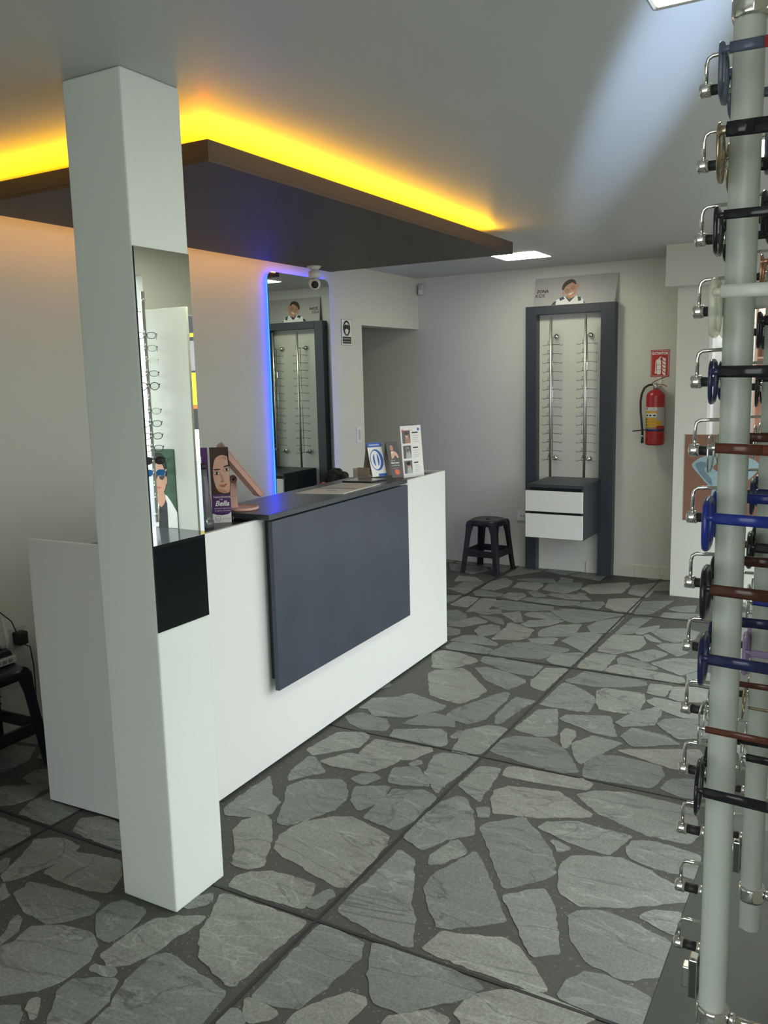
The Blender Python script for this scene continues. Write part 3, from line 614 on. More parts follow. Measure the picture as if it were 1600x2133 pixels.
cbox(-.27, -.022, .635, 1.87, 1.0725, 1.0855, 'slate_frame').build('bar_riser', t)
BT, LG = 1.109, 1.072

# ============================================================ hanging canopy with amber light
px0, px1, py0, py1, pz0, pz1 = -3.306, -1.975, 2.333, 5.115, 2.376, 2.447
t = thing('ceiling_canopy', 'flat dark brown canopy hung under the ceiling with amber light glowing above it', 'canopy', (px0, py0, pz0))
MB().box(px0, px1, py0, py1, pz0, pz0+.012, 'panel_brown').build('soffit', t)
e = MB()
e.box(px0, px1, py0, py0+.016, pz0+.0125, pz1, 'panel_brown'); e.box(px0, px1, py1-.016, py1, pz0+.0125, pz1, 'panel_brown')
e.box(px0, px0+.016, py0+.0165, py1-.0165, pz0+.0125, pz1, 'panel_brown'); e.box(px1-.016, px1, py0+.0165, py1-.0165, pz0+.0125, pz1, 'panel_brown')
e.build('edge_band', t, bevel=.001)
MB().box(px0+.017, px1-.017, py0+.017, py1-.017, pz1-.02, pz1-.008, 'panel_brown').build('top_board', t)
i = .05; led = MB(); z0, z1 = pz1-.0075, pz1+.002
led.box(px1-i-.012, px1-i, py0+i, py1-.22, z0, z1, 'led_amber'); led.box(px0+i, px1-i, py0+i, py0+i+.012, z0, z1, 'led_amber')
led.box(px0-.004, px0-.0005, py0+i, py1-i, pz0+.025, pz0+.040, 'led_amber_wall')
led.build('led_strip', t, label='amber led strip')
for x in (px0+.25, px1-.25):
    for y in (py0+.5, py1-.5): MB().tube([(x, y, pz1-.01), (x, y, CEIL)], .006, 'steel').build('hanger_rod', t)

# ============================================================ mirrors
t = thing('column_mirror', 'tall frameless mirror fixed to the right face of the white column', 'mirror', (-1.821, 1.918, .913))
MB().box(-1.8205, -1.8165, 1.807, 2.031, .9135, 2.0295, 'mirror_edge').build('backing', t)
MB().box(-1.8163, -1.8155, 1.8075, 2.0305, .914, 2.029, 'mirror').build('mirror_glass', t)
t = thing('wall_mirror', 'tall round-cornered mirror with blue backlight on the left wall', 'mirror', (LX, 5.06, .6))
F = Fr((LX, 0, 0), Y, Z)                       # right = +Y, up = Z, out = +X
O = rrect(4.69, .62, 5.427, 2.362, .055)
MB().prism(F, O, .026, .0305, 'mirror_edge').build('backing', t)
MB().prism(F, O, .0307, .0322, 'mirror_smoked', 'mirror_edge').build('mirror_glass', t)
I = rrect(4.70, .63, 5.417, 2.352, .05); I2 = rrect(4.725, .655, 5.392, 2.327, .03)
rg = MB(); n = len(I)
vs = [F(a, b, d) for d in (.010, .0225) for a, b in I]+[F(a, b, d) for d in (.010, .0225) for a, b in I2]
fs = []
for k in range(n):
    j = (k+1) % n; fs += [(k, j, n+j, n+k), (2*n+j, 2*n+k, 3*n+k, 3*n+j), (n+k, n+j, 3*n+j, 3*n+k), (j, k, 2*n+k, 2*n+j)]
rg.add(vs, fs, 'led_blue'); rg.build('led_strip', t, label='blue led strip glowing behind the mirror edge')
for y in (4.85, 5.27):
    for z in (.9, 2.1): MB().box(LX, LX+.026, y-.03, y+.03, z-.03, z+.03, 'steel_dark').build('bracket', t)

# ============================================================ small wall fittings
t = thing('security_camera', 'white dome-headed security camera hanging from the back of the brown canopy', 'camera', (-3.22, 4.79, 2.376))
c = Vector((-3.22, 4.79, 2.376))
MB().lathe([(.046, -.006), (.046, 0)], 'white_plastic', c).lathe([(.030, -.020), (.043, -.007)], 'white_plastic', c).build('camera_base', t)
b = MB(); b.lathe([(.026, -.030), (.036, -.033), (.041, -.05), (.037, -.072), (.020, -.080), (.018, -.021)], 'white_plastic', c); b.build('camera_body', t)
hd = c+Vector((0, 0, -.112)); b = MB()
b.lathe([(.038*math.sin(PI*k/12)+1e-7, -.038*math.cos(PI*k/12)) for k in range(13)], 'white_plastic', hd); hp = b.build('camera_head', t)
dr = (Vector((-1.6, 2.6, 1.5))-hd).normalized(); FL = Fr(hd, dr.cross(Z)*-1, dr.cross(Z).cross(dr))
q = FL.n if FL.n.dot(dr) > 0 else -FL.n
b = MB(); b.tube([hd+q*.030, hd+q*.037, hd+q*.0395], [.024, .022, .018], 'black_matte', n=20); b.build('camera_lens', hp)
t = thing('motion_sensor', 'small white sensor box high in the far corner by the doorway', 'sensor', (-3.50, BY, 2.35))
MB().box(-3.535, -3.485, BY-.035, BY-.001, 2.355, 2.445, 'dim_white').build('sensor_body', t, bevel=.008)
MB().box(-3.528, -3.492, BY-.040, BY-.0355, 2.362, 2.40, 'white_plastic').build('sensor_window', t)
t = thing('light_switch', 'white double light switch plate on the wall beside the doorway', 'switch', (LX, 5.835, 1.14))
MB().box(LX, LX+.008, 5.802, 5.868, 1.142, 1.270, 'white_plastic').build('plate', t, bevel=.003)
pl = t.children[0]; MB().box(LX+.0085, LX+.012, 5.822, 5.856, 1.165, 1.247, 'dim_white').build('rocker', pl, bevel=.0015)
t = thing('wall_outlet', 'small white socket on the back wall between stool and drawer cabinet', 'socket', (-2.575, BY, .40))
MB().box(-2.625, -2.535, BY-.01, BY-.001, .405, .49, 'white_plastic').build('plate', t, bevel=.003)
o = MB(); FO = Fr((-2.575, BY-.0102, .4475), X, Z)
for q in (-.012, .012): o.rect(FO, q-.003, -.008, q+.003, .008, 'ink_black', .0004)
o.build('slots', t.children[0])
# mask sign
s = MB(); F = Fr((LX+.001, 5.624, 1.902), Y, Z); w_, h_ = .148, .195
s.prism(F, [(0, 0), (w_, 0), (w_, h_), (0, h_)], 0, .003, 'ink_grey')
s.rect(F, .003, .003, w_-.003, h_-.003, 'paper_white', .0033)
s.oval(F, w_/2, .128, .052, .058, 'ink_black', .0036)
s.oval(F, w_/2, .126, .027, .046, 'paper_white', .0039)
s.oval(F, w_/2, .150, .030, .018, 'paper_white', .0041)
s.poly(F, [(w_/2-.027, .115), (w_/2, .124), (w_/2+.027, .115), (w_/2+.030, .146), (w_/2+.018, .156), (w_/2, .152), (w_/2-.018, .158), (w_/2-.030, .146)], 'ink_black', .0044)
s.rect(F, .012, .012, w_-.012, .064, 'ink_black', .0036)
s.text(F, 'ES OBLIGATORIO', w_/2, .044, .0135, 'paper_white', .004, 'CENTER'); s.text(F, 'USO DE TAPABOCAS', w_/2, .022, .0125, 'paper_white', .004, 'CENTER')
one(s, 'safety_sign', 'black and white face mask notice on the wall left of the doorway', 'sign')
# extinguisher sign
s = MB(); F = Fr((-1.530, BY-.001, 1.604), X, Z); w_, h_ = .139, .206
s.prism(F, [(0, 0), (w_, 0), (w_, h_), (0, h_)], 0, .003, 'sign_red')
for A, m_, q in ((rrect(.005, .005, w_-.005, h_-.005, .012), 'ink_white', .0033), (rrect(.0072, .0072, w_-.0072, h_-.0072, .010), 'sign_red', .0036)): s.poly(F, A, m_, q)
s.text(F, 'EXTINTOR', w_/2, h_-.036, .0265, 'ink_white', .004, 'CENTER', bold=.0011, wide=.90)
s.poly(F, rrect(.046, .018, .078, .132, .012), 'ink_white', .004)
for q in (.052, .090): s.rect(F, .046, q, .078, q+.003, 'sign_red', .0043)
s.poly(F, [(.056, .130), (.068, .130), (.074, .146), (.080, .154), (.077, .157), (.060, .142)], 'ink_white', .0042)
s.poly(F, [(.060, .138), (.042, .128), (.036, .112), (.035, .060), (.031, .026), (.043, .026), (.041, .060), (.041, .108), (.046, .122), (.060, .131)], 'ink_white', .0041)
for k in range(5):
    y = .132-.027*k; s.poly(F, [(.086, y+.020), (.097, y+.010), (.112, y+.008), (.113, y-.014), (.103, y-.012), (.091, y-.003)], 'ink_white', .004)
one(s, 'extinguisher_sign', 'red EXTINTOR sign on the wall above the fire extinguisher', 'sign')
# extinguisher
ex, ey, ez = -1.470, 6.822, 1.083; c = Vector((ex, ey, ez))
t = thing('fire_extinguisher', 'red fire extinguisher with black hose hanging on the back wall', 'fire extinguisher', c)
MB().lathe([(.060, 0), (.0685, .004), (.070, .015), (.070, .372), (.066, .392), (.050, .411), (.030, .422), (.022, .426)], 'red_paint', c, n=40).build('cylinder', t)
lab = MB()
def wrap(a0, a1, z0, z1, mat, r):
    n = 14; vs = []
    for k in range(n+1):
        a = math.radians(a0+(a1-a0)*k/n); vs += [c+Vector((r*math.sin(a), -r*math.cos(a), z0)), c+Vector((r*math.sin(a), -r*math.cos(a), z1))]
    lab.add(vs, [(2*k, 2*k+2, 2*k+3, 2*k+1) for k in range(n)], mat, True)
wrap(-85, 88, .150, .292, 'paper_grey', .0706); wrap(-62, 22, .268, .291, 'paper_white', .0710); wrap(-60, 22, .246, .262, 'ink_yellow', .0710)
wrap(-62, 20, .216, .244, 'paper_white', .0710); wrap(-66, 20, .138, .212, 'ink_yellow', .0710); wrap(20, 55, .150, .190, 'ink_yellow', .0710)
wrap(-60, 16, .126, .136, 'ink_grey', .0710)
for k in range(3):
    wrap(-56, -44, .194-.022*k, .206-.022*k, 'ink_black', .0714); wrap(-38, 14, .199-.022*k, .202-.022*k, 'ink_grey', .0714)
    wrap(-52+26*k, -36+26*k, .224, .236, 'ink_black', .0714)
n0 = len(lab.v); FT = Fr((0, 0, 0), X, Z); lab.text(FT, 'FLASH', 0, 0, .017, 'ink_black', 0)
for k in range(n0, len(lab.v)):
    a = lab.v[k].x/.0716-.45; lab.v[k] = c+Vector((.0716*math.sin(a), -.0716*math.cos(a), .273+lab.v[k].z))
wrap(-54, -36, .273, .287, 'ink_grey', .0714)
lab.build('label_sticker', t.children[0])
MB().lathe([(.021, .4265), (.017, .455), (.012, .470)], 'steel', c).box(ex-.012, ex+.012, ey-.012, ey+.012, ez+.4555, ez+.476, 'steel').build('valve', t)
MB().tube([(ex-.03, ey, ez+.474), (ex, ey, ez+.492), (ex+.035, ey, ez+.507), (ex+.072, ey, ez+.520)], .006, 'red_paint', flat=(.5, 1.4)).build('squeeze_lever', t)
MB().tube([(ex+.005, ey, ez+.462), (ex+.04, ey, ez+.464), (ex+.065, ey, ez+.458), (ex+.080, ey, ez+.449)], .006, 'red_paint', flat=(.5, 1.4)).build('carry_handle', t)
hose = [(ex-.020, ey-.01, ez+.463), (ex-.05, ey-.015, ez+.461), (ex-.080, ey-.02, ez+.44), (ex-.100, ey-.02, ez+.395), (ex-.108, ey-.02, ez+.335), (ex-.106, ey-.02, ez+.26), (ex-.098, ey-.02, ez+.19), (ex-.090, ey-.02, ez+.11), (ex-.088, ey-.02, ez+.075)]
MB().tube(hose, .0085, 'rubber', n=10).build('hose', t)
MB().tube([(ex-.088, ey-.02, ez+.074), (ex-.088, ey-.02, ez+.062)], .0088, 'chrome', n=10).tube([(ex-.088, ey-.02, ez+.0615), (ex-.089, ey-.02, ez+.015)], [.009, .0115], 'rubber', n=12).build('nozzle', [c_ for c_ in t.children if c_.name.startswith('hose')][0])
sb = MB(); sb.lathe([(.0708, .108), (.0712, .112), (.0712, .122), (.0708, .126)], 'blue_strap', c, n=40); sp_ = sb.build('strap', t)
MB().tube([(ex-.068, ey-.03, ez+.117), (ex-.11, ey-.045, ez+.113), (ex-.158, ey-.05, ez+.108)], .004, 'rubber', flat=(1.2, .5)).build('strap_tail', sp_)
MB().box(ex-.004, ex+.024, ey+.012, BY-.001, ez+.43, ez+.455, 'steel').box(ex-.006, ex+.026, BY-.006, BY-.001, ez+.40, ez+.52, 'white_plastic').build('wall_bracket', t)

# ============================================================ children's eyewear display on the back wall
t = thing('eyewear_portal', 'dark slate portal standing against the back wall', 'display frame', (-2.16, 6.86, 0))
MB().box(-2.525, -2.432, 6.825, BY-.001, 0, 2.19, 'slate_frame').build('post', t, bevel=.002)
MB().box(-1.905, -1.790, 6.825, BY-.001, 0, 2.19, 'slate_frame').build('post', t, bevel=.002)
MB().box(-2.4315, -1.9055, 6.825, BY-.001, 2.122, 2.19, 'slate_frame').build('crossbar', t, bevel=.002)
t = thing('drawer_cabinet', 'floating dark cabinet with two white drawers between the frame posts', 'cabinet', (-2.116, 6.64, .37))
b = MB(); x0, x1 = -2.345, -1.888
b.box(x0, x1, 6.37, 6.905, .772, .797, 'slate_frame'); b.box(x0, x0+.018, 6.39, 6.905, .371, .7715, 'slate_frame'); b.box(x1-.018, x1, 6.37, 6.905, .371, .7715, 'slate_frame')
b.box(x0+.0185, x1-.0185, 6.39, 6.905, .371, .388, 'slate_frame'); b.box(x0+.0185, x1-.0185, 6.41, 6.42, .39, .7715, 'black_matte')
b.build('carcass', t, bevel=.0015)
MB().box(x0-.004, x1-.003, 6.350, 6.3695, .586, .748, 'white_board').build('drawer', t, bevel=.0015)
MB().box(x0-.004, x1-.003, 6.350, 6.3695, .378, .566, 'white_board').build('drawer', t, bevel=.0015)
# board with the boy
s = MB(); F = Fr((-2.472, 6.862, 2.1905), X, Vector((0, .16, 1))); w_, h_ = .676, .226
s.prism(F, [(0, 0), (w_-.012, 0), (w_+.008, h_), (.008, h_)], -.006, 0, 'poster_grey', 'paper_white')
s.text(F, 'ZONA', .022, .108, .034, 'acetate_brown', .0006, bold=.0012, shear=.15); s.text(F, 'KIDS', .012, .072, .038, 'ink_black', .0006, shear=.15, bold=.0004)
hx = .305
s.poly(F, [(.150, .004), (.185, .040), (.225, .058), (.262, .066), (.352, .068), (.385, .060), (.412, .034), (.428, .004)], 'ink_white', .0008)
for A in ([(.150, .004), (.168, .026), (.192, .038), (.185, .004)], [(.222, .034), (.215, .058), (.250, .066), (.262, .048)], [(.365, .064), (.392, .056), (.398, .030), (.372, .022)], [(.412, .030), (.430, .004), (.418, .004)], [(.262, .068), (.296, .024), (.306, .024), (.352, .070), (.330, .060), (.302, .048), (.282, .060)]): s.poly(F, A, 'navy_print', .0011)
s.poly(F, [(.270, .066), (.300, .040), (.330, .070), (.338, .100), (.280, .096)], 'skin_shade', .0013)
s.oval(F, .305, .122, .052, .066, 'skin', .0016, rot=.38); s.oval(F, .361, .146, .012, .020, 'skin', .0015, rot=.3); s.oval(F, .250, .094, .010, .016, 'skin', .0015, rot=.3)
s.poly(F, [(.232, .128), (.238, .160), (.262, .190), (.302, .204), (.336, .196), (.352, .166), (.344, .156), (.318, .178), (.288, .164), (.262, .146), (.250, .118), (.242, .114)], 'hair_brown', .0019)
for q in ((.277, .112), (.325, .132)):
    s.ring(F, *q, .022, .019, .0028, 'ink_grey', .0021); s.oval(F, *q, .018, .015, 'skin_shade', .0020)
s.poly(F, [(.298, .122), (.305, .120), (.303, .128)], 'ink_grey', .0021)
s.poly(F, [(.286, .082), (.306, .078), (.330, .094), (.332, .100), (.308, .092)], 'ink_white', .0021)
one(s, 'display_board', 'grey ZONA KIDS board with a smiling boy, leaning above the dark frame', 'sign board')
# chrome rods
def kids_rod(x, label):
    y = 6.75; t = thing('display_rod', label, 'eyewear rod', (x, y, .815), 'chrome rods on the back wall')
    MB().tube([(x, y, .815), (x, y, 2.10)], .0105, 'satin_steel', n=18).build('tube', t)
    MB().tube([(x, y+.05, .96), (x, y+.05, 1.94)], .0035, 'chrome', n=8).build('back_rod', t)
    for z in (1.945, .955):
        b = MB(); b.tube([(x, y+.0105, z), (x, y+.05, z), (x, BY-.02, z)], .005, 'chrome', n=10)
        b.lathe([(.001, -.034), (.017, -.028), (.024, -.012), (.024, -.001)], 'chrome', (x, BY, z), axis='Y'); b.build('standoff', t)
    for k in range(14):
        z = 1.878-.0713*k; b = MB(); yy = y+.05
        b.tube([(x-.082, yy-.006, z+.004), (x-.076, yy-.006, z-.009), (x-.066, yy-.003, z-.004), (x-.05, yy, z), (x, yy-.004, z+.002), (x+.05, yy, z), (x+.066, yy-.003, z-.004), (x+.076, yy-.006, z-.009), (x+.082, yy-.006, z+.004)], .0023, 'steel_dark', n=6)
        b.tube([(x-.010, y-.004, z+.028), (x-.018, y-.012, z+.028), (x-.020, y-.014, z+.004), (x-.010, y-.004, z+.002)], .0021, 'steel_dark', n=6)
        b.build('peg', t)
    b = MB(); b.box(x-.010, x+.010, y-.022, y-.0105, .975, 1.0, 'steel_dark'); b.build('lock', t, bevel=.003)
kids_rod(-2.284, 'left chrome eyewear rod inside the dark frame, empty pegs')
kids_rod(-2.002, 'right chrome eyewear rod inside the dark frame, empty pegs')

# ============================================================ stools
def stool(c, rot, label):
    cx, cy = c; t = thing('stool', label, 'stool', (cx, cy, 0), 'black plastic stools')
    R = Matrix.Translation((cx, cy, 0)) @ Matrix.Rotation(rot, 4, 'Z')
    def sq(r, e, z, n=40):
        return [(r*abs(math.cos(2*PI*k/n))**(2/e)*math.copysign(1, math.cos(2*PI*k/n)), r*abs(math.sin(2*PI*k/n))**(2/e)*math.copysign(1, math.sin(2*PI*k/n)), z) for k in range(n)]
    b = MB(); b.M = R; L = [sq(.02, 2, .448), sq(.105, 2.1, .4475), sq(.120, 2.3, .4525), sq(.132, 2.5, .450), sq(.142, 2.9, .440), sq(.149, 3.5, .405), sq(.145, 3.5, .405), sq(.134, 2.9, .43)]
    n = 40; vs = [p for r in L for p in r]; fs = [tuple(range(n))]
    for i in range(len(L)-1):
        for k in range(n): fs.append((i*n+k, i*n+(k+1) % n, (i+1)*n+(k+1) % n, (i+1)*n+k))
    b.add(vs, fs, 'black_plastic', True); b.build('seat', t)
    for sx, sy in ((1, 1), (-1, 1), (-1, -1), (1, -1)):
        b = MB(); b.M = R
        a, d = .128, .042
        pr = lambda q, z, w, d=0: [(sx*q, sy*q, z), (sx*(q-w), sy*q, z), (sx*(q-w), sy*(q-.011), z), (sx*(q-.011), sy*(q-.011), z), (sx*(q-.011), sy*(q-w), z), (sx*q, sy*(q-w), z)]
        rows = [pr(.178, 0, .046), pr(.172, .03, .044), pr(.158, .17, .046), pr(.142, .34, .052), pr(.138, .418, .075), pr(.128, .440, .09)]
        vs = [p for r in rows for p in r]; fs = [(0, 1, 2, 3), (0, 3, 4, 5)]
        for i in range(len(rows)-1):
            for k in range(6): fs.append((i*6+k, i*6+(k+1) % 6, (i+1)*6+(k+1) % 6, (i+1)*6+k))
        b.add(vs, fs, 'black_plastic'); b.build('leg', t, bevel=.003)
    b = MB(); b.M = R; q, r_ = .150, .158
    for s1 in (1, -1):
        b.box(-.118, .118, s1*q-.006, s1*q+.006, .145, .20, 'black_plastic'); b.box(s1*q-.006, s1*q+.006, -.118, .118, .145, .20, 'black_plastic')
    b.build('stretcher', t, bevel=.003)
    return t
stool((-2.79, 6.64), -.06, 'black plastic stool standing by the back wall, nothing on it')
stool((-3.265, 2.205), .04, 'black plastic stool behind the counter end, holding a router and a telephone')
# things on the second stool
t = thing('router', 'white wireless router with two antennas on the stool at the left edge', 'router', (-3.36, 2.30, .4527))
MB().box(-3.46, -3.265, 2.19, 2.405, .4529, .486, 'dim_white').build('router_body', t, bevel=.006)
v = MB()
for k in range(6): v.box(-3.2645, -3.2635, 2.21+.03*k, 2.232+.03*k, .462, .478, 'ink_grey')
v.build('vents', t.children[0])
MB().tube([(-3.33, 2.405, .476), (-3.33, 2.412, .54), (-3.335, 2.40, .645)], [.009, .010, .008], 'dim_white').build('antenna', t)
MB().tube([(-3.33, 2.405, .49), (-3.30, 2.34, .545), (-3.27, 2.22, .545), (-3.26, 2.12, .53)], .008, 'dim_white').build('antenna', t)
t = thing('telephone', 'dark desk telephone lying on top of the white router', 'telephone', (-3.36, 2.28, .4865))
b = MB(); b.hexa([(-3.45, 2.18, .4868), (-3.275, 2.18, .4868), (-3.275, 2.395, .4868), (-3.45, 2.395, .4868)], [(-3.44, 2.19, .545), (-3.285, 2.19, .512), (-3.285, 2.39, .512), (-3.44, 2.39, .545)], 'black_plastic'); b.build('phone_base', t, bevel=.006)
k_ = MB()
F = Fr((-3.34, 2.21, .5240), Y, Vector((-.977, 0, .208)))
for a in range(3):
    for d in range(3): k_.prism(F, [(.03+.03*a, -.012+.026*d), (.05+.03*a, -.012+.026*d), (.05+.03*a, .004+.026*d), (.03+.03*a, .004+.026*d)], 0, .004, 'phone_green')
k_.build('keypad', t.children[0])
MB().tube([(-3.42, 2.19, .562), (-3.42, 2.22, .575), (-3.42, 2.34, .575), (-3.42, 2.375, .562)], [.02, .015, .015, .02], 'black_plastic').build('handset', t)
pts = [(-3.265+.006*math.cos(k*1.1), 2.30+.006*math.sin(k*1.1), .49-.0055*k) for k in range(48)]
MB().tube(pts, .0018, 'black_matte', n=5).build('coiled_cord', t)
for o_ in COL.objects:
    if o_.name in ('router', 'telephone'): o_.location.x += .048; o_.location.y -= .062
t = thing('power_adapter', 'black plug-in adapter in the low wall socket behind the left stool', 'adapter', (LX, 2.62, .43))
MB().box(LX+.001, LX+.009, 2.54, 2.64, .40, .50, 'dim_white').build('socket_plate', t, bevel=.002)
MB().box(LX+.0095, LX+.06, 2.565, 2.62, .42, .485, 'black_matte').build('adapter_body', t, bevel=.008)
MB().tube([(LX+.04, 2.60, .42), (LX+.05, 2.63, .40), (LX+.05, 2.64, .3), (LX+.06, 2.63, .15), (LX+.08, 2.60, .02), (LX+.13, 2.55, .006)], .003, 'black_matte', n=6).build('cable', t)
MB().tube([(LX+.03, 2.575, .486), (LX+.05, 2.54, .55), (LX+.08, 2.45, .63), (LX+.12, 2.38, .655), (LX+.17, 2.28, .64)], .0028, 'black_matte', n=6).build('cable', t)

# ============================================================ things on the counter
# pink make-up mirror, seen almost edge on
t = thing('makeup_mirror', 'pink tabletop make-up mirror tilted on its stand at the counter bar', 'mirror', (-2.318, 2.838, BT))
h = Vector((.72, .694, 0)); wv = Vector((-.694, .72, 0)); c = Vector((-2.318, 2.838, BT+.0003))
MB().lathe([(.066, 0), (.069, .003), (.069, .011), (.063, .014), (.060, .010), (.0005, .010)], 'pink_plastic', c, n=40).build('base_tray', t)
st = c-h*.034
b = MB(); b.M = Matrix(((h.x, wv.x, 0, st.x), (h.y, wv.y, 0, st.y), (0, 0, 1, st.z), (0, 0, 0, 1)))
sc = lambda x0, x1, q, z: [(x0, -q, z), (x1, -q, z), (x1, q, z), (x0, q, z)]
b.hexa(sc(-.026, .014, .022, .0105), sc(-.022, .012, .018, .06), 'pink_plastic'); b.hexa(sc(-.022, .012, .018, .0601), sc(-.012, .014, .013, .118), 'pink_plastic')
b.build('stand', t, bevel=.003)
b = MB(); p = st+h*.0+Vector((0, 0, .132)); b.tube([p-wv*.014, p+wv*.014], .0165, 'pink_plastic', n=18); b.tube([p-wv*.0155, p-wv*.0142], .005, 'ink_black', n=10); b.build('hinge', t)
dn = (h*73-Z*96).normalized(); nn = (h*96+Z*73).normalized(); ctr = p+nn*.036+h*.002+Z*.014
F = Fr(ctr, wv*-1, dn*-1)
if F.n.dot(nn) < 0: F = Fr(ctr, wv, dn*-1)
b = MB(); O1 = rrect(-.080, -.138, .080, .138, .03); O2 = rrect(-.062, -.112, .062, .112, .022)
k = len(O1); vs = [F(x, y, -.024) for x, y in O2]+[F(x, y, -.006) for x, y in O1]+[F(x, y, .012) for x, y in O1]
b.add(vs, [tuple(range(k))[::-1], tuple(range(2*k, 3*k))]+[(i, (i+1) % k, k+(i+1) % k, k+i) for i in range(k)]+[(k+i, k+(i+1) % k, 2*k+(i+1) % k, 2*k+i) for i in range(k)], 'pink_plastic'); b.build('mirror_case', t)
b = MB(); b.prism(F, rrect(-.079, -.137, .079, .137, .03), .0135, .018, 'pink_plastic').poly(F, rrect(-.070, -.127, .070, .127, .024), 'mirror', .0184); b.build('mirror_front', t)

def face(s, F, cx, cy, r, m_skin, m_hair, o=.001):
    s.oval(F, cx, cy, r, r*1.35, m_skin, o)
# slim eyewear leaflet boxes
def bella(o, label, name):
    u = Vector((.80, .60, 0)); s = MB(); F = Fr(o, u, Z); w_, h_ = .076, .312
    s.prism(F, [(0, 0), (w_, 0), (w_, h_), (0, h_)], -.012, 0, 'hair_dark', 'purple')
    s.poly(F, [(0, .118), (w_, .118), (w_, h_), (0, h_)], 'hair_brown', .0004)
    s.rect(F, 0, .036, w_, .118, 'purple', .0004)
    s.poly(F, [(.020, .145), (.030, .130), (.050, .122), (.072, .124), (w_, .140), (w_, .245), (.078, .272), (.048, .282), (.022, .270), (.012, .235), (.010, .19)], 'skin_light', .0007)
    s.poly(F, [(.078, .250), (w_, .215), (w_, .30), (.070, .288)], 'hair_dark', .0010)
    s.poly(F, [(.030, .262), (.060, .275), (.070, .258), (.050, .268)], 'skin', .0009)
    for cx, cy, q in ((.026, .206, -.1), (.066, .220, .15)):
        s.oval(F, cx, cy, .015, .0085, 'skin_shade', .0010, rot=q); s.oval(F, cx, cy, .0105, .0052, 'ink_white', .0012, rot=q); s.oval(F, cx, cy, .0052, .0056, 'ink_black', .0014)
        s.oval(F, cx+.001, cy+.015, .015, .0030, 'hair_dark', .0012, rot=q+.12)
    s.poly(F, [(.036, .208), (.044, .174), (.053, .174), (.052, .186), (.046, .200)], 'skin', .0011); s.oval(F, .046, .172, .0085, .0035, 'skin_shade', .0012)
    s.poly(F, [(.030, .155), (.042, .160), (.050, .157), (.056, .162), (.068, .163), (.058, .150), (.046, .146)], 'lips', .0012)
    s.poly(F, [(.020, .145), (.030, .130), (.050, .122), (.070, .124), (.060, .135), (.036, .142)], 'skin', .0010)
    s.text(F, 'Naturalmente', w_/2+.004, .104, .0125, 'ink_white', .0012, 'CENTER'); s.text(F, 'más', w_/2, .095, .009, 'ink_white', .0012, 'CENTER')
    s.text(F, 'Bella', w_/2+.002, .071, .030, 'ink_white', .0013, 'CENTER', shear=.3, bold=.0007)
    s.text(F, 'LENTES DE CONTACTO', w_/2+.003, .058, .0062, 'ink_white', .0012, 'CENTER'); s.text(F, 'de diario y de noche', w_/2+.003, .048, .0078, 'ink_white', .0012, 'CENTER', shear=.2)
    s.poly(F, [(0, 0), (w_, 0), (w_, .046), (.066, .036), (.040, .032), (.016, .034), (0, .040)], 'ink_white', .0010)
    s.ring(F, .022, .018, .0115, .0115, .0018, 'ink_grey', .0014); s.text(F, 'cc', .022, .0145, .011, 'ink_grey', .0014, 'CENTER')
    s.text(F, 'natural vision', .060, .016, .0075, 'ink_grey', .0014, 'CENTER'); s.poly(F, [(.080, .008), (.085, .014), (.085, .022), (.080, .028), (.083, .018)], 'ink_grey', .0014)
    return one(s, name, label, 'leaflet', base=o)
bella((-2.349, 2.682, LG+.001), 'tall leaflet with a woman\'s face above a purple foot on the counter ledge', 'leaflet')
u = Vector((.80, .60, 0)); o = (-2.424, 2.626, LG+.001); s = MB(); F = Fr(o, u, Z)
s.prism(F, [(0, 0), (.085, 0), (.085, .312), (0, .312)], -.012, 0, 'purple'); s.poly(F, [(.012, .262), (.06, .275), (.06, .245), (.012, .246)], 'ink_white', .0006)
s.rect(F, .010, .215, .062, .235, 'ink_white', .0006); s.rect(F, .010, .190, .062, .205, 'paper_grey', .0006); s.rect(F, .010, .17, .062, .182, 'ink_white', .0006); s.rect(F, 0, 0, .085, .05, 'ink_white', .0006)
one(s, 'leaflet', 'second purple leaflet box half hidden behind the dark bottle and the column mirror', 'leaflet', base=o)
t = thing('bottle', 'tall dark translucent bottle standing at the near end of the counter ledge', 'bottle', (-2.312, 2.590, LG))
c = Vector((-2.312, 2.590, LG+.0005))
MB().lathe([(.036, 0), (.038, .004), (.038, .026), (.031, .032), (.033, .045), (.029, .09), (.031, .105), (.025, .14), (.027, .16), (.021, .20), (.018, .235)], 'smoked_glass', c, n=12).build('bottle_body', t)
MB().lathe([(.0185, .2355), (.0185, .255), (.012, .258)], 'black_matte', c, n=20).build('cap', t)

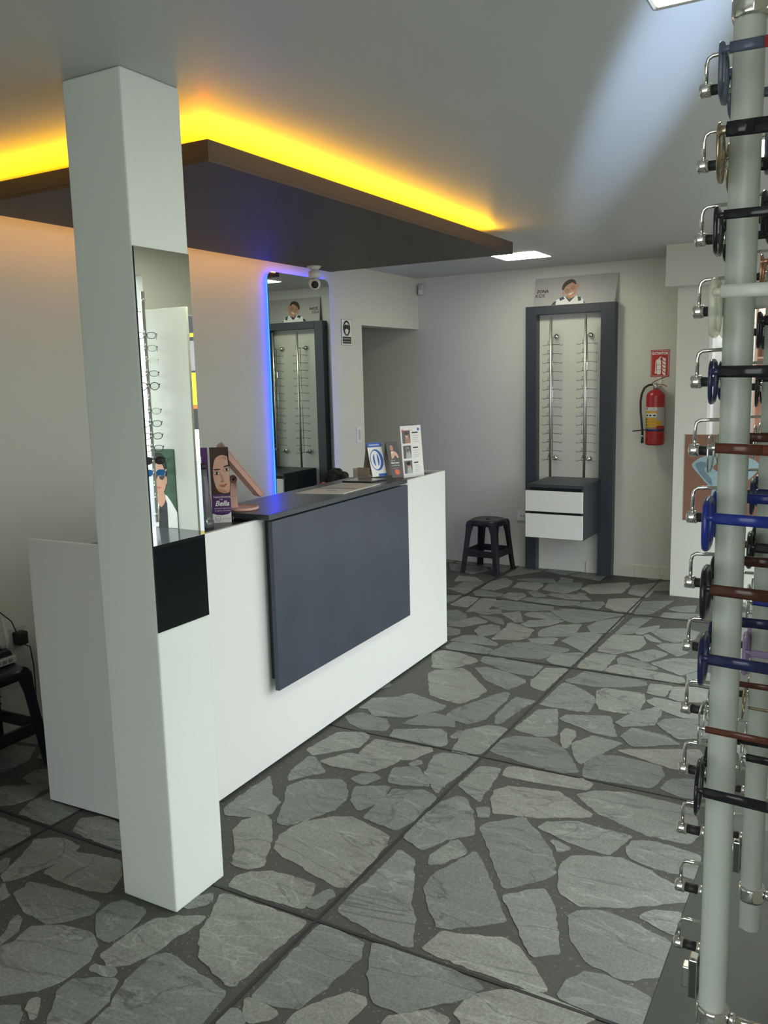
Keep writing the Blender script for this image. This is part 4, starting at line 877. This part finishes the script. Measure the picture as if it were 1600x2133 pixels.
def tent(o, u, w_, h_, label, front, back, draw, lean=.16, depth=.075, sub='kraft'):
    u = Vector(u).normalized(); nr = u.cross(Z); o = Vector(o)
    t = thing('tent_card', label, 'table card', o, 'folded table cards on the counter')
    F = Fr(o, u, Z-nr*lean); top = F(0, h_)
    s = MB(); s.prism(F, [(0, 0), (w_, 0), (w_, h_), (0, h_)], -.0012, 0, front, back); draw(s, F, w_, h_); s.build('front_leaf', t)
    bo = o-nr*depth; v = top-bo; G = Fr(bo, u, v); L = v.length
    s = MB(); s.prism(G, [(0, 0), (w_, 0), (w_, L-.001), (0, L-.001)], -.0012, 0, sub); s.build('back_leaf', t)
def draw_blue(s, F, w_, h_):
    s.rect(F, 0, h_-.026, w_, h_, 'ink_blue', .0004); s.text(F, 'PREFERIMOS', w_/2, h_-.018, .0125, 'ink_white', .0008, 'CENTER'); s.rect(F, .042, 0, w_, .015, 'ink_blue', .0004)
    cx, cy = .047, .092; s.oval(F, cx, cy, .042, .060, 'ink_blue', .0005, n=40); s.oval(F, cx-.007, cy, .031, .052, 'paper_white', .0008, n=40)
    s.poly(F, [(cx-.012-.012*math.sin(math.radians(a)), cy+.033*math.cos(math.radians(a))) for a in range(0, 181, 12)], 'ink_blue', .0011)
    s.poly(F, [(cx+.004+.012*math.sin(math.radians(a)), cy-.033*math.cos(math.radians(a))) for a in range(0, 181, 12)], 'ink_blue', .0011)
tent((-2.352, 3.996, BT+.008), (.447, .894, 0), .094, .190, 'white and blue PREFERIMOS table card with a round split emblem on the counter', 'paper_white', 'kraft', draw_blue, lean=.31, depth=.10)
def draw_dark(s, F, w_, h_):
    s.oval(F, w_*.42, .168, .010, .017, 'skin', .0006); s.poly(F, [(.018, .104), (.020, .140), (.032, .150), (.044, .150), (.058, .138), (.066, .112), (.055, .108), (.046, .128), (.034, .112)], 'skin_light', .0006)
    s.rect(F, .022, .136, .032, .148, 'ink_white', .0008)
    s.text(F, 'Con tu', .010, .094, .009, 'ink_white', .0008); s.text(F, 'Mastercard', .010, .079, .0125, 'ink_white', .0008, bold=.0004, wide=.85); s.text(F, 'y en toda vida', .010, .065, .0095, 'ink_white', .0008, wide=.9)
    s.rect(F, .014, .052, .050, .0535, 'paper_grey', .0007); s.oval(F, .033, .030, .010, .0155, 'ink_orange', .0008); s.oval(F, .043, .030, .010, .0155, 'lips', .0007)
tent((-2.262, 4.057, BT+.0004), (.53, .85, 0), .072, .205, 'dark folded card with a person in pink and an orange emblem beside the blue one', 'card_dark', 'card_mauve', draw_dark, sub='card_mauve', depth=.115, lean=.40)
# tall price flyer and the dark card behind it
u = Vector((.37, .93, 0)).normalized(); nr = u.cross(Z); o = Vector((-2.341, 4.33, LG+.001)); F = Fr(o, u, Z-nr*.09); w_, h_ = .158, .300; s = MB()
s.prism(F, [(0, 0), (w_, 0), (w_, h_), (0, h_)], -.003, 0, 'paper_cream')
s.rect(F, .002, .002, w_-.002, h_-.002, 'paper_white', .0003)
s.rect(F, .010, h_-.034, .022, h_-.020, 'ink_orange', .0006); s.text(F, 'DESCUENTOS', .026, h_-.031, .0105, 'ink_orange', .0006); s.rect(F, .128, h_-.032, .144, h_-.016, 'ink_blue', .0006)
for k in range(3):
    y = .198-.087*k; s.rect(F, .012, y, .072, y+.074, 'card_dark', .0006)
    s.poly(F, [(.030, y), (.034, y+.035), (.044, y+.05), (.058, y+.045), (.068, y+.02), (.072, y)], ('skin_shade', 'paper_grey', 'paper_grey')[k], .0008)
    s.oval(F, .046, y+.047, .011, .016, ('skin_light', 'ink_grey', 'skin')[k], .0010); s.oval(F, .044, y+.058, .014, .010, ('hair_brown', 'ink_grey', 'hair_dark')[k], .0012); s.rect(F, .040, y+.045, .054, y+.051, 'ink_black', .0014)
    s.rect(F, .086, y+.056, .132-.006*k, y+.064, 'ink_black', .0006)
    for q in range(4): s.rect(F, .088+.004*(q % 2), y+.042-.012*q, .138-.008*((q+k) % 3), y+.045-.012*q, 'paper_grey', .0006)
one(s, 'flyer', 'tall cream flyer with three photographs standing at the far end of the counter', 'flyer', base=o)
o = Vector((-2.362, 4.338, LG+.001)); F = Fr(o, u, Z-nr*.05); s = MB(); s.prism(F, [(.02, 0), (.138, 0), (.138, .306), (.02, .306)], -.003, 0, 'acetate_navy')
one(s, 'card', 'dark blue card behind the tall cream flyer', 'card', base=o)
# printed sheets and a glossy catalogue
F = Fr((0, 0, BT+.0004), X, Y); s = MB(); A = [(-2.396, 3.335), (-2.165, 3.405), (-2.185, 3.79), (-2.398, 3.755)]
s.prism(F, A, 0, .0025, 'paper_cream', 'paper_white')
def lerp(a, b, q): return (a[0]+(b[0]-a[0])*q, a[1]+(b[1]-a[1])*q)
def band(q0, q1, r0, r1, m_, off): s.poly(F, [lerp(lerp(A[0], A[1], r0), lerp(A[3], A[2], r0), q0), lerp(lerp(A[0], A[1], r1), lerp(A[3], A[2], r1), q0), lerp(lerp(A[0], A[1], r1), lerp(A[3], A[2], r1), q1), lerp(lerp(A[0], A[1], r0), lerp(A[3], A[2], r0), q1)], m_, off)
band(.42, .50, .03, .88, 'ink_grey', .0029); band(.53, .90, .04, .60, 'paper_grey', .0029); band(.22, .27, .42, .62, 'ink_grey', .0031)
for k in range(6): band(.56+.065*k, .58+.065*k, .08, .9, 'paper_cream', .0032); 
one(s, 'paper_sheet', 'cream printed sheets lying flat on the dark counter bar', 'paper', base=(-2.29, 3.57, BT))
s = MB(); A = [(-2.425, 3.80), (-2.262, 3.825), (-2.245, 3.955), (-2.425, 3.965)]; s.prism(F, A, .0, .007, 'paper_grey', 'black_matte'); s.poly(F, [lerp(A[0], A[2], .06), lerp(A[1], A[3], .06), lerp(A[2], A[0], .06), lerp(A[3], A[1], .06)], 'steel', .0074)
one(s, 'catalogue', 'glossy grey catalogue under the PREFERIMOS card', 'catalogue', base=(-2.33, 3.89, BT))
s = MB(); s.box(-2.445, -2.370, 3.990, 3.993, BT+.0075, BT+.058, 'kraft'); one(s, 'kraft_card', 'plain brown card standing left of the PREFERIMOS card', 'card', base=(-2.41, 3.99, BT))

# ============================================================ person bent behind the counter
t = thing('person', 'person bent behind the counter, only dark curly hair showing above the bar top', 'person', (-3.10, 4.44, 0))
def skin_mesh(name, V, E_, rad, mat, parent, sub=2):
    me = bpy.data.meshes.new(name); org = parent_world(parent)
    me.from_pydata([tuple(Vector(v)-org) for v in V], E_, []); me.materials.append(MATS[mat])
    o = bpy.data.objects.new(name, me); COL.objects.link(o); o.parent = parent
    md = o.modifiers.new('skin', 'SKIN'); md.use_smooth_shade = True
    for i, r in enumerate(rad): me.skin_vertices[0].data[i].radius = (r, r) if not isinstance(r, tuple) else r
    me.skin_vertices[0].data[0].use_root = True
    o.modifiers.new('sub', 'SUBSURF').levels = sub; o.modifiers['sub'].render_levels = sub
    return o
px_, py_ = -3.10, 4.44
V = [(px_, py_, .50), (px_+.03, py_, .64), (px_+.09, py_, .78), (px_+.14, py_, .86), (px_+.185, py_, .91), (px_+.22, py_, .94), (px_+.25, py_, .975)]
E_ = [(0, 1), (1, 2), (2, 3), (3, 4), (4, 5), (5, 6)]; rad = [.15, .13, (.16, .11), .07, .055, .075, .085]
for sg in (1, -1):
    k = len(V); V += [(px_+.10, py_+sg*.17, .83), (px_+.14, py_+sg*.24, .66), (px_+.22, py_+sg*.20, .775), (px_+.27, py_+sg*.17, .782)]
    E_ += [(2, k), (k, k+1), (k+1, k+2), (k+2, k+3)]; rad += [.06, .045, .034, .03]
    for f in range(5):
        kk = len(V); a = (f-2)*.016
        V += [(px_+.305, py_+sg*.17+a, .79), (px_+.335-.006*abs(f-2), py_+sg*.17+a*1.2, .784), (px_+.355-.012*abs(f-2), py_+sg*.17+a*1.2, .772)]
        E_ += [(k+3, kk), (kk, kk+1), (kk+1, kk+2)]; rad += [.010, .009, .008]
    k = len(V); V += [(px_+.04, py_+sg*.10, .46), (px_+.36, py_+sg*.13, .47), (px_+.34, py_+sg*.13, .08), (px_+.46, py_+sg*.14, .05)]
    E_ += [(0, k), (k, k+1), (k+1, k+2), (k+2, k+3)]; rad += [.09, .06, .042, .035]
skin_mesh('body', V, E_, rad, 'skin', t)
V = [(px_, py_, .46), (px_+.03, py_, .64), (px_+.09, py_, .79), (px_+.13, py_, .845)]; E_ = [(0, 1), (1, 2), (2, 3)]; rad = [.165, .145, (.175, .125), .08]
for sg in (1, -1):
    k = len(V); V += [(px_+.10, py_+sg*.17, .83), (px_+.14, py_+sg*.24, .67)]; E_ += [(2, k), (k, k+1)]; rad += [.072, .056]
skin_mesh('shirt', V, E_, rad, 'black_matte', t)
V = [(px_, py_, .47)]; E_ = []; rad = [.16]
for sg in (1, -1):
    k = len(V); V += [(px_+.04, py_+sg*.10, .46), (px_+.36, py_+sg*.13, .47), (px_+.34, py_+sg*.13, .12)]; E_ += [(0, k), (k, k+1), (k+1, k+2)]; rad += [.10, .072, .055]
skin_mesh('trousers', V, E_, rad, 'navy_print', t)
hc = Vector((px_+.235, py_, .985)); b = MB(); rs = random.Random(5)
for k in range(70):
    a = rs.uniform(0, 2*PI); z = rs.uniform(-.2, 1); q = math.sqrt(max(0, 1-z*z)); d = Vector((q*math.cos(a)-.1, q*math.sin(a), z))
    if d.x > .35 and d.z < .35: continue
    c2 = hc+d*.092; r = rs.uniform(.016, .030)
    b.lathe([(r*math.sin(PI*j/6)+1e-7, -r*math.cos(PI*j/6)) for j in range(7)], 'hair_dark', c2, n=8)
b.lathe([(.094*math.sin(PI*j/12)+1e-7, -.094*math.cos(PI*j/12)) for j in range(13)], 'hair_dark', hc+Vector((-.012, 0, .012)), n=20)
b.build('hair', t)
b = MB(); q = hc+Vector((.085, 0, -.02))
for sg in (1, -1): b.lathe([(.010*math.sin(PI*j/6)+1e-7, .010*-math.cos(PI*j/6)) for j in range(7)], 'ink_white', q+Vector((.0, sg*.03, 0)), n=10)
b.tube([q+Vector((-.01, 0, 0)), q+Vector((.018, 0, -.03)), q+Vector((-.004, 0, -.036))], [.006, .011, .005], 'skin'); b.tube([q+Vector((0, -.02, -.056)), q+Vector((.004, 0, -.058)), q+Vector((0, .02, -.056))], .005, 'lips')
b.build('face', t)
b = MB(); q = hc+Vector((-.02, -.13, .015)); b.tube([q+Vector((.022*math.cos(a/10*2*PI), .008*math.sin(a/10*2*PI), .022*math.sin(a/10*2*PI))) for a in range(10)], .010, 'ink_orange', closed=True); b.build('hair_tie', t, label='orange hair tie')
b = MB(); b.box(px_-.17, px_+.16, py_-.18, py_+.18, .31, .335, 'black_plastic')
for sx in (-.14, .13):
    for sy in (-.15, .15): b.box(px_+sx-.015, px_+sx+.015, py_+sy-.015, py_+sy+.015, 0, .31, 'black_plastic')
one(b, 'bench', 'low black seat hidden behind the reception counter', 'seat', base=(px_, py_, 0))

# ============================================================ partition: poster, lit room
s = MB(); F = Fr((-1.168, PY-.001, .575), X, Z); w_, h_ = .55, .62
s.prism(F, [(0, 0), (w_, 0), (w_, h_), (0, h_)], 0, .004, 'poster_brown', 'paper_cream')
P_ = lambda *A: [(a*w_, b*h_) for a, b in A]
s.poly(F, P_((.29, 0), (.33, .22), (.36, .42), (.45, .52), (.60, .55), (.70, .50), (.74, .35), (.76, 0)), 'denim', .0046)
s.poly(F, P_((.36, .36), (.22, .50), (.085, .64), (.11, .68), (.20, .74), (.34, .78), (.42, .70), (.34, .62), (.44, .56), (.46, .46)), 'denim', .0050)
s.poly(F, P_((.12, .66), (.22, .70), (.30, .66), (.24, .60), (.34, .50), (.36, .40), (.22, .52)), 'denim_dark', .0053)
s.poly(F, P_((.46, .40), (.50, .54), (.56, .50), (.52, .38)), 'denim_dark', .0053)
s.poly(F, P_((.72, .44), (.86, .56), (.92, .66), (.86, .72), (.74, .76), (.68, .68), (.76, .62), (.66, .54)), 'denim', .0050)
s.oval(F, .55*w_, .70*h_, .066, .105, 'skin_light', .0056); s.oval(F, .55*w_, .80*h_, .078, .075, 'hair_brown', .0053); s.poly(F, P_((.45, .76), (.50, .84), (.60, .84), (.66, .76), (.60, .80), (.50, .80)), 'hair_brown', .0059)
for q in (.51, .60): s.ring(F, q*w_, .71*h_, .020, .017, .003, 'ink_black', .0062)
s.oval(F, .47*w_, .24*h_, .034, .036, 'ink_yellow', .0056); s.ring(F, .47*w_, .24*h_, .024, .026, .003, 'ink_white', .0059)
one(s, 'poster', 'brown poster of a child in a denim shirt with raised arms on the partition', 'poster')
t = thing('display_shelf', 'pale pink shelf unit with eyewear in the lit room behind the partition', 'shelf', (-.45, 7.15, 0))
MB().box(-.78, -.10, 7.30, 7.32, 0.02, 2.12, 'pink_board').build('back_panel', t)
for x in (-.80, -.10): MB().box(x, x+.02, 7.02, 7.32, 0, 2.12, 'pink_board').build('side_panel', t)
for z in (.55, .85, 1.17, 1.42, 1.72, 1.80, 2.03): MB().box(-.779, -.101, 7.03, 7.299, z, z+.014, 'pink_board').build('shelf_board', t)
ceiling_lamp(-.55, 7.3, 'added light panel brightening the small room behind the partition', .2, 'fill_cool')  # unseen lamp added to make the room behind the opening bright
b = MB(); b.box(-1.029, -1.005, PY+.001, PY+.119, 1.121, 2.199, 'ink_white'); b.box(-1.004, .299, PY+.03, PY+.1, 1.121, 1.135, 'ink_white')
struct(b, 'window_1', 'white lining of the opening in the partition', 'window')

# ============================================================ cabinets, stub wall poster, street sign
t = thing('display_cabinet', 'long dark grey cabinet top under the near eyewear racks', 'cabinet', (-.10, 1.1, 0))
MB().box(-.225, .0195, .30, 1.80, 0.06, .735, 'slate_frame').build('carcass', t, bevel=.002)
MB().box(-.232, .0195, .29, 1.81, .7355, .757, 'cabinet_top').build('worktop', t, bevel=.002)
MB().box(-.20, .0195, .32, 1.78, 0, .0595, 'black_matte').build('plinth', t)
t = thing('display_cabinet', 'second dark cabinet below the portrait poster, seen in the column mirror', 'cabinet', (.05, 3.5, 0))
MB().box(-.195, .265, 2.95, 3.918, 0.06, .733, 'cabinet_navy').build('carcass', t, bevel=.002)
MB().box(-.20, .267, 2.94, 3.918, .7335, .755, 'cabinet_gloss').build('worktop', t, bevel=.002)
MB().box(-.17, .26, 2.97, 3.91, 0, .0595, 'black_matte').build('plinth', t)
s = MB(); F = Fr((.082, 3.919, .757), X, Z); w_, h_ = .188, .49
s.prism(F, [(0, 0), (w_, 0), (w_, h_), (0, h_)], 0, .004, 'poster_green', 'ink_black')
s.rect(F, 0, .30, w_, h_, 'hair_dark', .0045) if False else None
s.poly(F, P_((0, 0)) + [(0, .10), (.04, .16), (.075, .20), (.12, .22), (w_, .20), (w_, 0)], 'paper_white', .0046)
s.poly(F, [(.080, .0), (.078, .15), (.10, .21), (.14, .20), (.16, .0)], 'ink_black', .0050)
s.poly(F, [(.085, .17), (.10, .24), (.15, .24), (.16, .16), (.13, .12)], 'skin', .0054)
s.oval(F, .128, .310, .056, .100, 'skin', .0058); s.oval(F, .074, .300, .010, .026, 'skin', .0056)
s.poly(F, [(.066, .34), (.070, .42), (.10, .465), (.15, .47), (w_, .44), (w_, .385), (.15, .41), (.10, .40), (.082, .36), (.078, .31)], 'hair_dark', .0062)
s.poly(F, [(.078, .345), (w_, .350), (w_, .318), (.172, .300), (.150, .306), (.144, .322), (.132, .322), (.126, .304), (.104, .298), (.090, .310)], 'ink_black', .0066)
s.poly(F, [(.112, .252), (.15, .256), (.165, .25), (.14, .243)], 'lips', .0066)
one(s, 'portrait_poster', 'portrait poster of a man in dark sunglasses and white jacket, in the column mirror', 'poster')
t = thing('shop_banner', 'black and yellow street banner glimpsed at the right edge of the column mirror', 'banner', (2.7, 7.0, 0))
s = MB(); s.box(2.2, 3.3, 7.0, 7.03, 1.15, 2.42, 'ink_black'); F = Fr((2.2, 6.999, 1.15), X, Z)
s.text(F, 'L', .36, .98, .22, 'sign_yellow', .002, bold=.01); s.rect(F, .2, .26, .62, .60, 'sign_yellow', .002); s.rect(F, .2, .22, .62, .255, 'ink_orange', .002); s.rect(F, .2, .62, .9, .93, 'ink_grey', .002)
s.build('banner_face', t)
for x in (2.22, 3.24): MB().box(x, x+.04, 7.031, 7.07, -.02, 2.42, 'steel').build('post', t)

# ============================================================ eyewear racks
def rack(x, y, zb, zt, rz, pegs, label, wall, tube='tube_paint', collars=True, lock=None, group='eyewear rods with lockable pegs'):
    """upright rod; pegs point to local -X, wall lies at local +X"""
    t = thing('eyewear_rod', label, 'eyewear rod', (x, y, zb), group)
    M = Matrix.Translation((x, y, 0)) @ Matrix.Rotation(rz, 4, 'Z'); R = .0117
    def nb(): b = MB(); b.M = M; return b
    b = nb(); n = 56; sec = []
    for k in range(n):
        a = 2*PI*(k+.5)/n; sx, sy = R*math.cos(a), R*math.sin(a)
        if math.cos(a) < -.72: sx = -.0122; sy *= .86
        sec.append((sx, sy))
    vs = [(a, d, z) for z in (zb, zt) for a, d in sec]
    b.add(vs, [tuple(range(n))[::-1], tuple(range(n, 2*n))], tube); b.add(vs, [(k, (k+1) % n, n+(k+1) % n, n+k) for k in range(n)], tube, True); b.build('tube', t)
    for z in (zb+.047, zt-.05):
        b = nb(); b.lathe([(.0124, -.009), (.0144, -.009), (.0150, -.006), (.0150, .006), (.0144, .009), (.0124, .009)], 'chrome', (0, 0, z), n=28)
        b.tube([(.0152, 0, z), (.020, 0, z), (.0205, 0, z)], [.0062, .0062, .0045], 'chrome', n=12); b.tube([(.0205, 0, z), (wall-.012, 0, z)], .0040, 'chrome', n=10)
        b.lathe([(.0042, -.012), (.012, -.010), (.014, -.001)], 'chrome', (wall, 0, z), n=20, axis='X'); b.build('wall_bracket', t)
    for z in pegs:
        b = nb(); b.lathe([(.0050, .0006), (.0052, -.0035)], 'chrome', (-.0126, 0, z), axis='X', n=14); b.lathe([(.0043, 0), (.0043, -.0110)], 'rubber', (-.0175, 0, z), axis='X', n=14)
        b.lathe([(.0046, 0), (.0056, -.0008), (.0056, -.0082), (.0048, -.0092)], 'chrome', (-.0285, 0, z), axis='X', n=16)
        b.tube([(-.0330, 0, z+.004), (-.0330, 0, z+.020), (-.0318, 0, z+.0245), (-.0285, 0, z+.0265), (-.0132, 0, z+.0270)], .0017, 'chrome', n=8); b.build('peg', t)
    if lock:
        b = nb(); b.box(-.0285, -.0140, -.006, .006, lock-.010, lock+.012, 'steel'); b.box(-.0225, -.0141, -.0075, .0075, lock-.018, lock+.022, 'steel_dark'); b.build('lock', t, bevel=.0012)
    return t
def eyeglasses(loc, rz, label, group, rim='acetate_black', temple=None, tip=None, lens='lens_clear', e=3.0, w=.049, h=.036, th=.0021, tall=None, dz=.002, bridge=.017, tf=.0045, cat='eyeglasses', rimless=False, drop=0.0, metal=False, split=.05):
    temple = temple or rim; tip = tip or temple
    t = thing('eyeglasses', label, cat, loc, group); t.rotation_euler = (0, 0, rz)
    yc = (w+bridge)/2; b = MB(); tl = tall or th
    def out(sg, sc=1.0, n=30):
        P = []
        for k in range(n):
            a = 2*PI*k/n; ca, sa = math.cos(a), math.sin(a)
            y = w/2*sc*math.copysign(abs(ca)**(2/e), ca); z = h/2*sc*math.copysign(abs(sa)**(2/e), sa)
            if z < 0: y *= 1-.10*(-2*z/h)
            z += drop*(sg*y/(w/2))*h*.5 if z > 0 else 0
            yy = sg*yc+y; P.append((.9*yy*yy, yy, dz+z))
        return P
    for sg in (1, -1):
        if not rimless: b.tube(out(sg), th, rim, n=8, closed=True, flat=(1.0, tl/th))
        ye = sg*(yc+w/2); ze = dz+h*.24
        b.tube([(.9*ye*ye, ye-sg*.002, ze), (.9*ye*ye+.002, ye+sg*.004, ze), (.9*ye*ye+.008, ye+sg*.0052, ze)], tf*.55, rim, n=8, flat=(1, .6))
    zb = dz+h*(.20 if not metal else .16)
    b.tube([(.0004, -bridge/2-.001, zb-.002), (-.001, -bridge/4, zb+.002), (-.001, bridge/4, zb+.002), (.0004, bridge/2+.001, zb-.002)], th*1.05, rim, n=8)
    if metal or rimless:
        for sg in (1, -1): b.tube([(.001, sg*bridge/2, dz+.002), (.0028, sg*(bridge/2-.0005), dz+.001)], .0006, rim, n=5)
    ff = b.build('front_frame', t, local=True)
    if metal or rimless:
        for sg in (1, -1):
            b = MB(); b.lathe([(.0003, -.0033), (.0013, 0), (.0003, .0033)], 'clear_acetate', (.0030, sg*(bridge/2-.0002), dz-.003), n=8); b.build('nose_pad', ff, local=True)
    for sg in (1, -1):
        L = MB(); P = out(sg, .97); L.add([(p[0]-.0003, p[1], p[2]) for p in P]+[(p[0]+.0006, p[1], p[2]) for p in P], [tuple(range(len(P))), tuple(range(len(P), 2*len(P)))[::-1]], lens); L.build('lens', ff, local=True)
        ye = sg*(yc+w/2+.0056); ze = dz+h*.24; x0 = .9*ye*ye+.006
        q = MB(); tp = MB(); xm_ = x0+split
        q.tube([(x0, ye, ze), (xm_, ye+sg*.002, ze-.001)], [tf*.95, tf], temple, n=8, flat=(1, .36)); (q if tip == temple else tp).tube([(xm_+.0002, ye+sg*.002, ze-.001), (x0+.090, ye+sg*.001, ze-.003), (x0+.105, ye, ze-.008), (x0+.122, ye-sg*.002, ze-.024)], [tf, tf, tf*.95, tf*.8], tip, n=8, flat=(1, .36))
        tq = q.build('temple', t, local=True)
        if tp.v: tp.build('temple_tip', tq, local=True)
    return t
NTH = ['topmost', 'second', 'third', 'fourth', 'fifth', 'sixth', 'seventh', 'eighth', 'ninth', 'tenth', 'eleventh', 'twelfth', 'thirteenth', 'fourteenth']
P1 = [1.878-.0596*k for k in range(14)]
rack(-.103, .792, .992, 1.985, 0, P1, 'nearest pale grey eyewear rod, whole in front at the right edge', .123, lock=1.071)
near = [dict(rim='acetate_slate', temple='acetate_slate', tip='acetate_red', e=4, h=.038, tall=.0016, split=.024, n='slate blue eyeglasses with reddish temples'),
 dict(rim='metal_gold', temple='acetate_black', lens='lens_gold', e=2.6, w=.052, h=.042, th=.0014, tf=.0062, metal=True, n='gold metal eyeglasses with wide black temples', split=.02),
 dict(rim='acetate_black', e=4, h=.034, th=.0018, n='slim black rectangular eyeglasses', tf=.0040),
 dict(rim='clear_acetate', temple='acetate_white', e=2.6, w=.052, h=.042, th=.0034, tf=.0056, n='large clear eyeglasses with white temples'),
 dict(rim='acetate_navy', temple='acetate_black', e=3, h=.034, th=.0019, metal=True, tf=.0052, n='dark navy eyeglasses with black temples'),
 dict(rim='metal_silver', temple='acetate_brown', tip='acetate_rust', e=3, h=.030, th=.0009, metal=True, tf=.0046, n='thin silver eyeglasses with brown temples', split=.035),
 dict(rim='acetate_blue', e=3.2, h=.040, th=.0032, tf=.0050, n='thick royal blue eyeglasses'),
 dict(rim='acetate_black', temple='tortoise', e=2.8, h=.040, th=.0028, tf=.0052, n='black eyeglasses with tortoiseshell temples'),
 dict(rim='acetate_navy', temple='acetate_navy', tip='acetate_black', e=2.8, h=.040, th=.0026, tf=.0052, n='dark navy eyeglasses with navy temples'),
 dict(rim='metal_silver', temple='acetate_brown', tip='acetate_black', e=3, h=.031, th=.0009, metal=True, tf=.0032, n='rimless-looking silver eyeglasses with thin brown temples', split=.06),
 dict(rim='acetate_black', e=2.2, w=.050, h=.045, th=.0019, tf=.0050, n='round glossy black eyeglasses')]
for k, d in enumerate(near):
    d = dict(d); n = d.pop('n')
    eyeglasses((-.103-.0158, .792, P1[k]+.0045), 0, '%s, %s pair on the nearest rod' % (n, NTH[k]), 'eyeglasses on the nearest rod', dz=-.004, **d)
P2 = [1.086+.0604*k for k in range(14)][::-1]
rack(-.098, 1.056, .969, 1.965, 0, P2, 'second pale grey eyewear rod, just behind the nearest one at the right edge', .122, lock=1.058)
mid = [dict(rim='acetate_slate', e=3, n='dark grey eyeglasses'), dict(rim='acetate_black', lens='lens_dark', e=2.4, h=.042, th=.003, n='black sunglasses', cat='sunglasses'),
 dict(rim='metal_copper', e=2.6, th=.0013, metal=True, n='copper metal eyeglasses'), dict(rim='acetate_black', e=4, n='plain black eyeglasses', tf=.0056), dict(rim='metal_black', temple='acetate_black', e=2.2, h=.042, th=.0012, metal=True, tf=.005, n='round black wire eyeglasses'),
 dict(rim='metal_silver', temple='acetate_olive', e=3, th=.0010, metal=True, tf=.0048, n='silver eyeglasses with olive temples'), dict(rim='acetate_navy', temple='acetate_navy', e=3, n='dark navy eyeglasses'),
 dict(rim='acetate_black', lens='lens_dark', e=2.5, th=.003, tf=.006, n='heavy black sunglasses', cat='sunglasses'), dict(rim='metal_silver', temple='acetate_blue', e=3, th=.0011, metal=True, n='silver eyeglasses with blue temples'),
 dict(rim='lilac_acetate', e=2.6, h=.042, th=.0032, n='translucent lilac eyeglasses'), dict(rim='metal_gold', temple='metal_gold', e=3, h=.030, th=.0009, metal=True, tf=.0018, n='thin gold wire eyeglasses'),
 dict(rim='metal_silver', temple='acetate_black', e=3, th=.0012, metal=True, tf=.0050, n='silver eyeglasses with black temples')]
for k, d in enumerate(mid):
    d = dict(d); n = d.pop('n')
    eyeglasses((-.098-.0158, 1.056, P2[k]+.0045), 0, '%s, %s pair on the second rod from the camera' % (n, NTH[k]), 'eyeglasses on the second rod', dz=-.004, **d)
rack(-.10, 1.32, .969, 1.965, 0, P2, 'third pale grey eyewear rod hidden behind the two near ones', .12)
third = [dict(rim='acetate_black', e=3, n='black rectangular eyeglasses'), dict(rim='acetate_brown', e=3, n='brown eyeglasses'), dict(rim='tortoise', e=2.6, n='tortoiseshell eyeglasses'), dict(rim='metal_silver', temple='acetate_blue', e=3, th=.0011, metal=True, n='silver and blue eyeglasses')]
for k in range(12):
    d = dict(third[k % 4]); n = d.pop('n')
    eyeglasses((-.10-.0158, 1.32, P2[k]+.0045), 0, '%s, %s pair on the third rod behind the others' % (n, NTH[k]), 'eyeglasses on the third rod', dz=-.004, **d)
P3 = [1.926-.0735*k for k in range(14)]
rack(.117, 3.775, .817, 2.179, PI/4, P3, 'chrome eyewear rod in front of the portrait poster, seen in the column mirror', .192, tube='steel')
far = ['black', 'metal', 'rimless', 'brow', 'round', None, 'metal', 'black', 'black', 'black', 'sun', 'blue']
for k, n in enumerate(far):
    if not n: continue
    d = dict(black=dict(e=3, th=.0018), metal=dict(rim='metal_black', e=2.6, th=.0011, metal=True), rimless=dict(rim='metal_silver', rimless=True), brow=dict(rim='metal_black', e=3, th=.0014, h=.032), round=dict(e=2.1, h=.044, th=.0022), sun=dict(lens='lens_dark', e=2.5, h=.044, w=.054, th=.0024, cat='sunglasses'), blue=dict(rim='metal_silver', lens='lens_blue', e=2.5, h=.040, w=.054, th=.0012, metal=True, cat='sunglasses'))[n]
    nm = dict(black='black rectangular eyeglasses', metal='thin dark metal eyeglasses', rimless='rimless eyeglasses', brow='dark browline eyeglasses', round='round black eyeglasses', sun='dark sunglasses', blue='blue-lensed sunglasses')[n]
    eyeglasses((.117-.0166, 3.78-.0166, P3[k]+.0045), PI/4, '%s, %s peg of the chrome rod in the column mirror' % (nm, NTH[k]), 'eyeglasses reflected in the column mirror', dz=-.004, **d)
for k, (x, z) in enumerate(((-.62, 1.43), (-.62, 1.81), (-.62, 1.18), (-.3, 1.43))):
    eyeglasses((x, 7.10, z+.026), PI/2, '%s on the pink shelf unit, %s' % (('black eyeglasses', 'copper eyeglasses', 'navy sunglasses', 'grey eyeglasses')[k], ('middle board', 'upper board', 'lower board', 'middle board right')[k]), 'eyewear on the pink shelves', rim=('acetate_black', 'metal_copper', 'acetate_navy', 'acetate_slate')[k], lens=('lens_clear', 'lens_clear', 'lens_dark', 'lens_clear')[k], cat=('eyeglasses', 'eyeglasses', 'sunglasses', 'eyeglasses')[k])
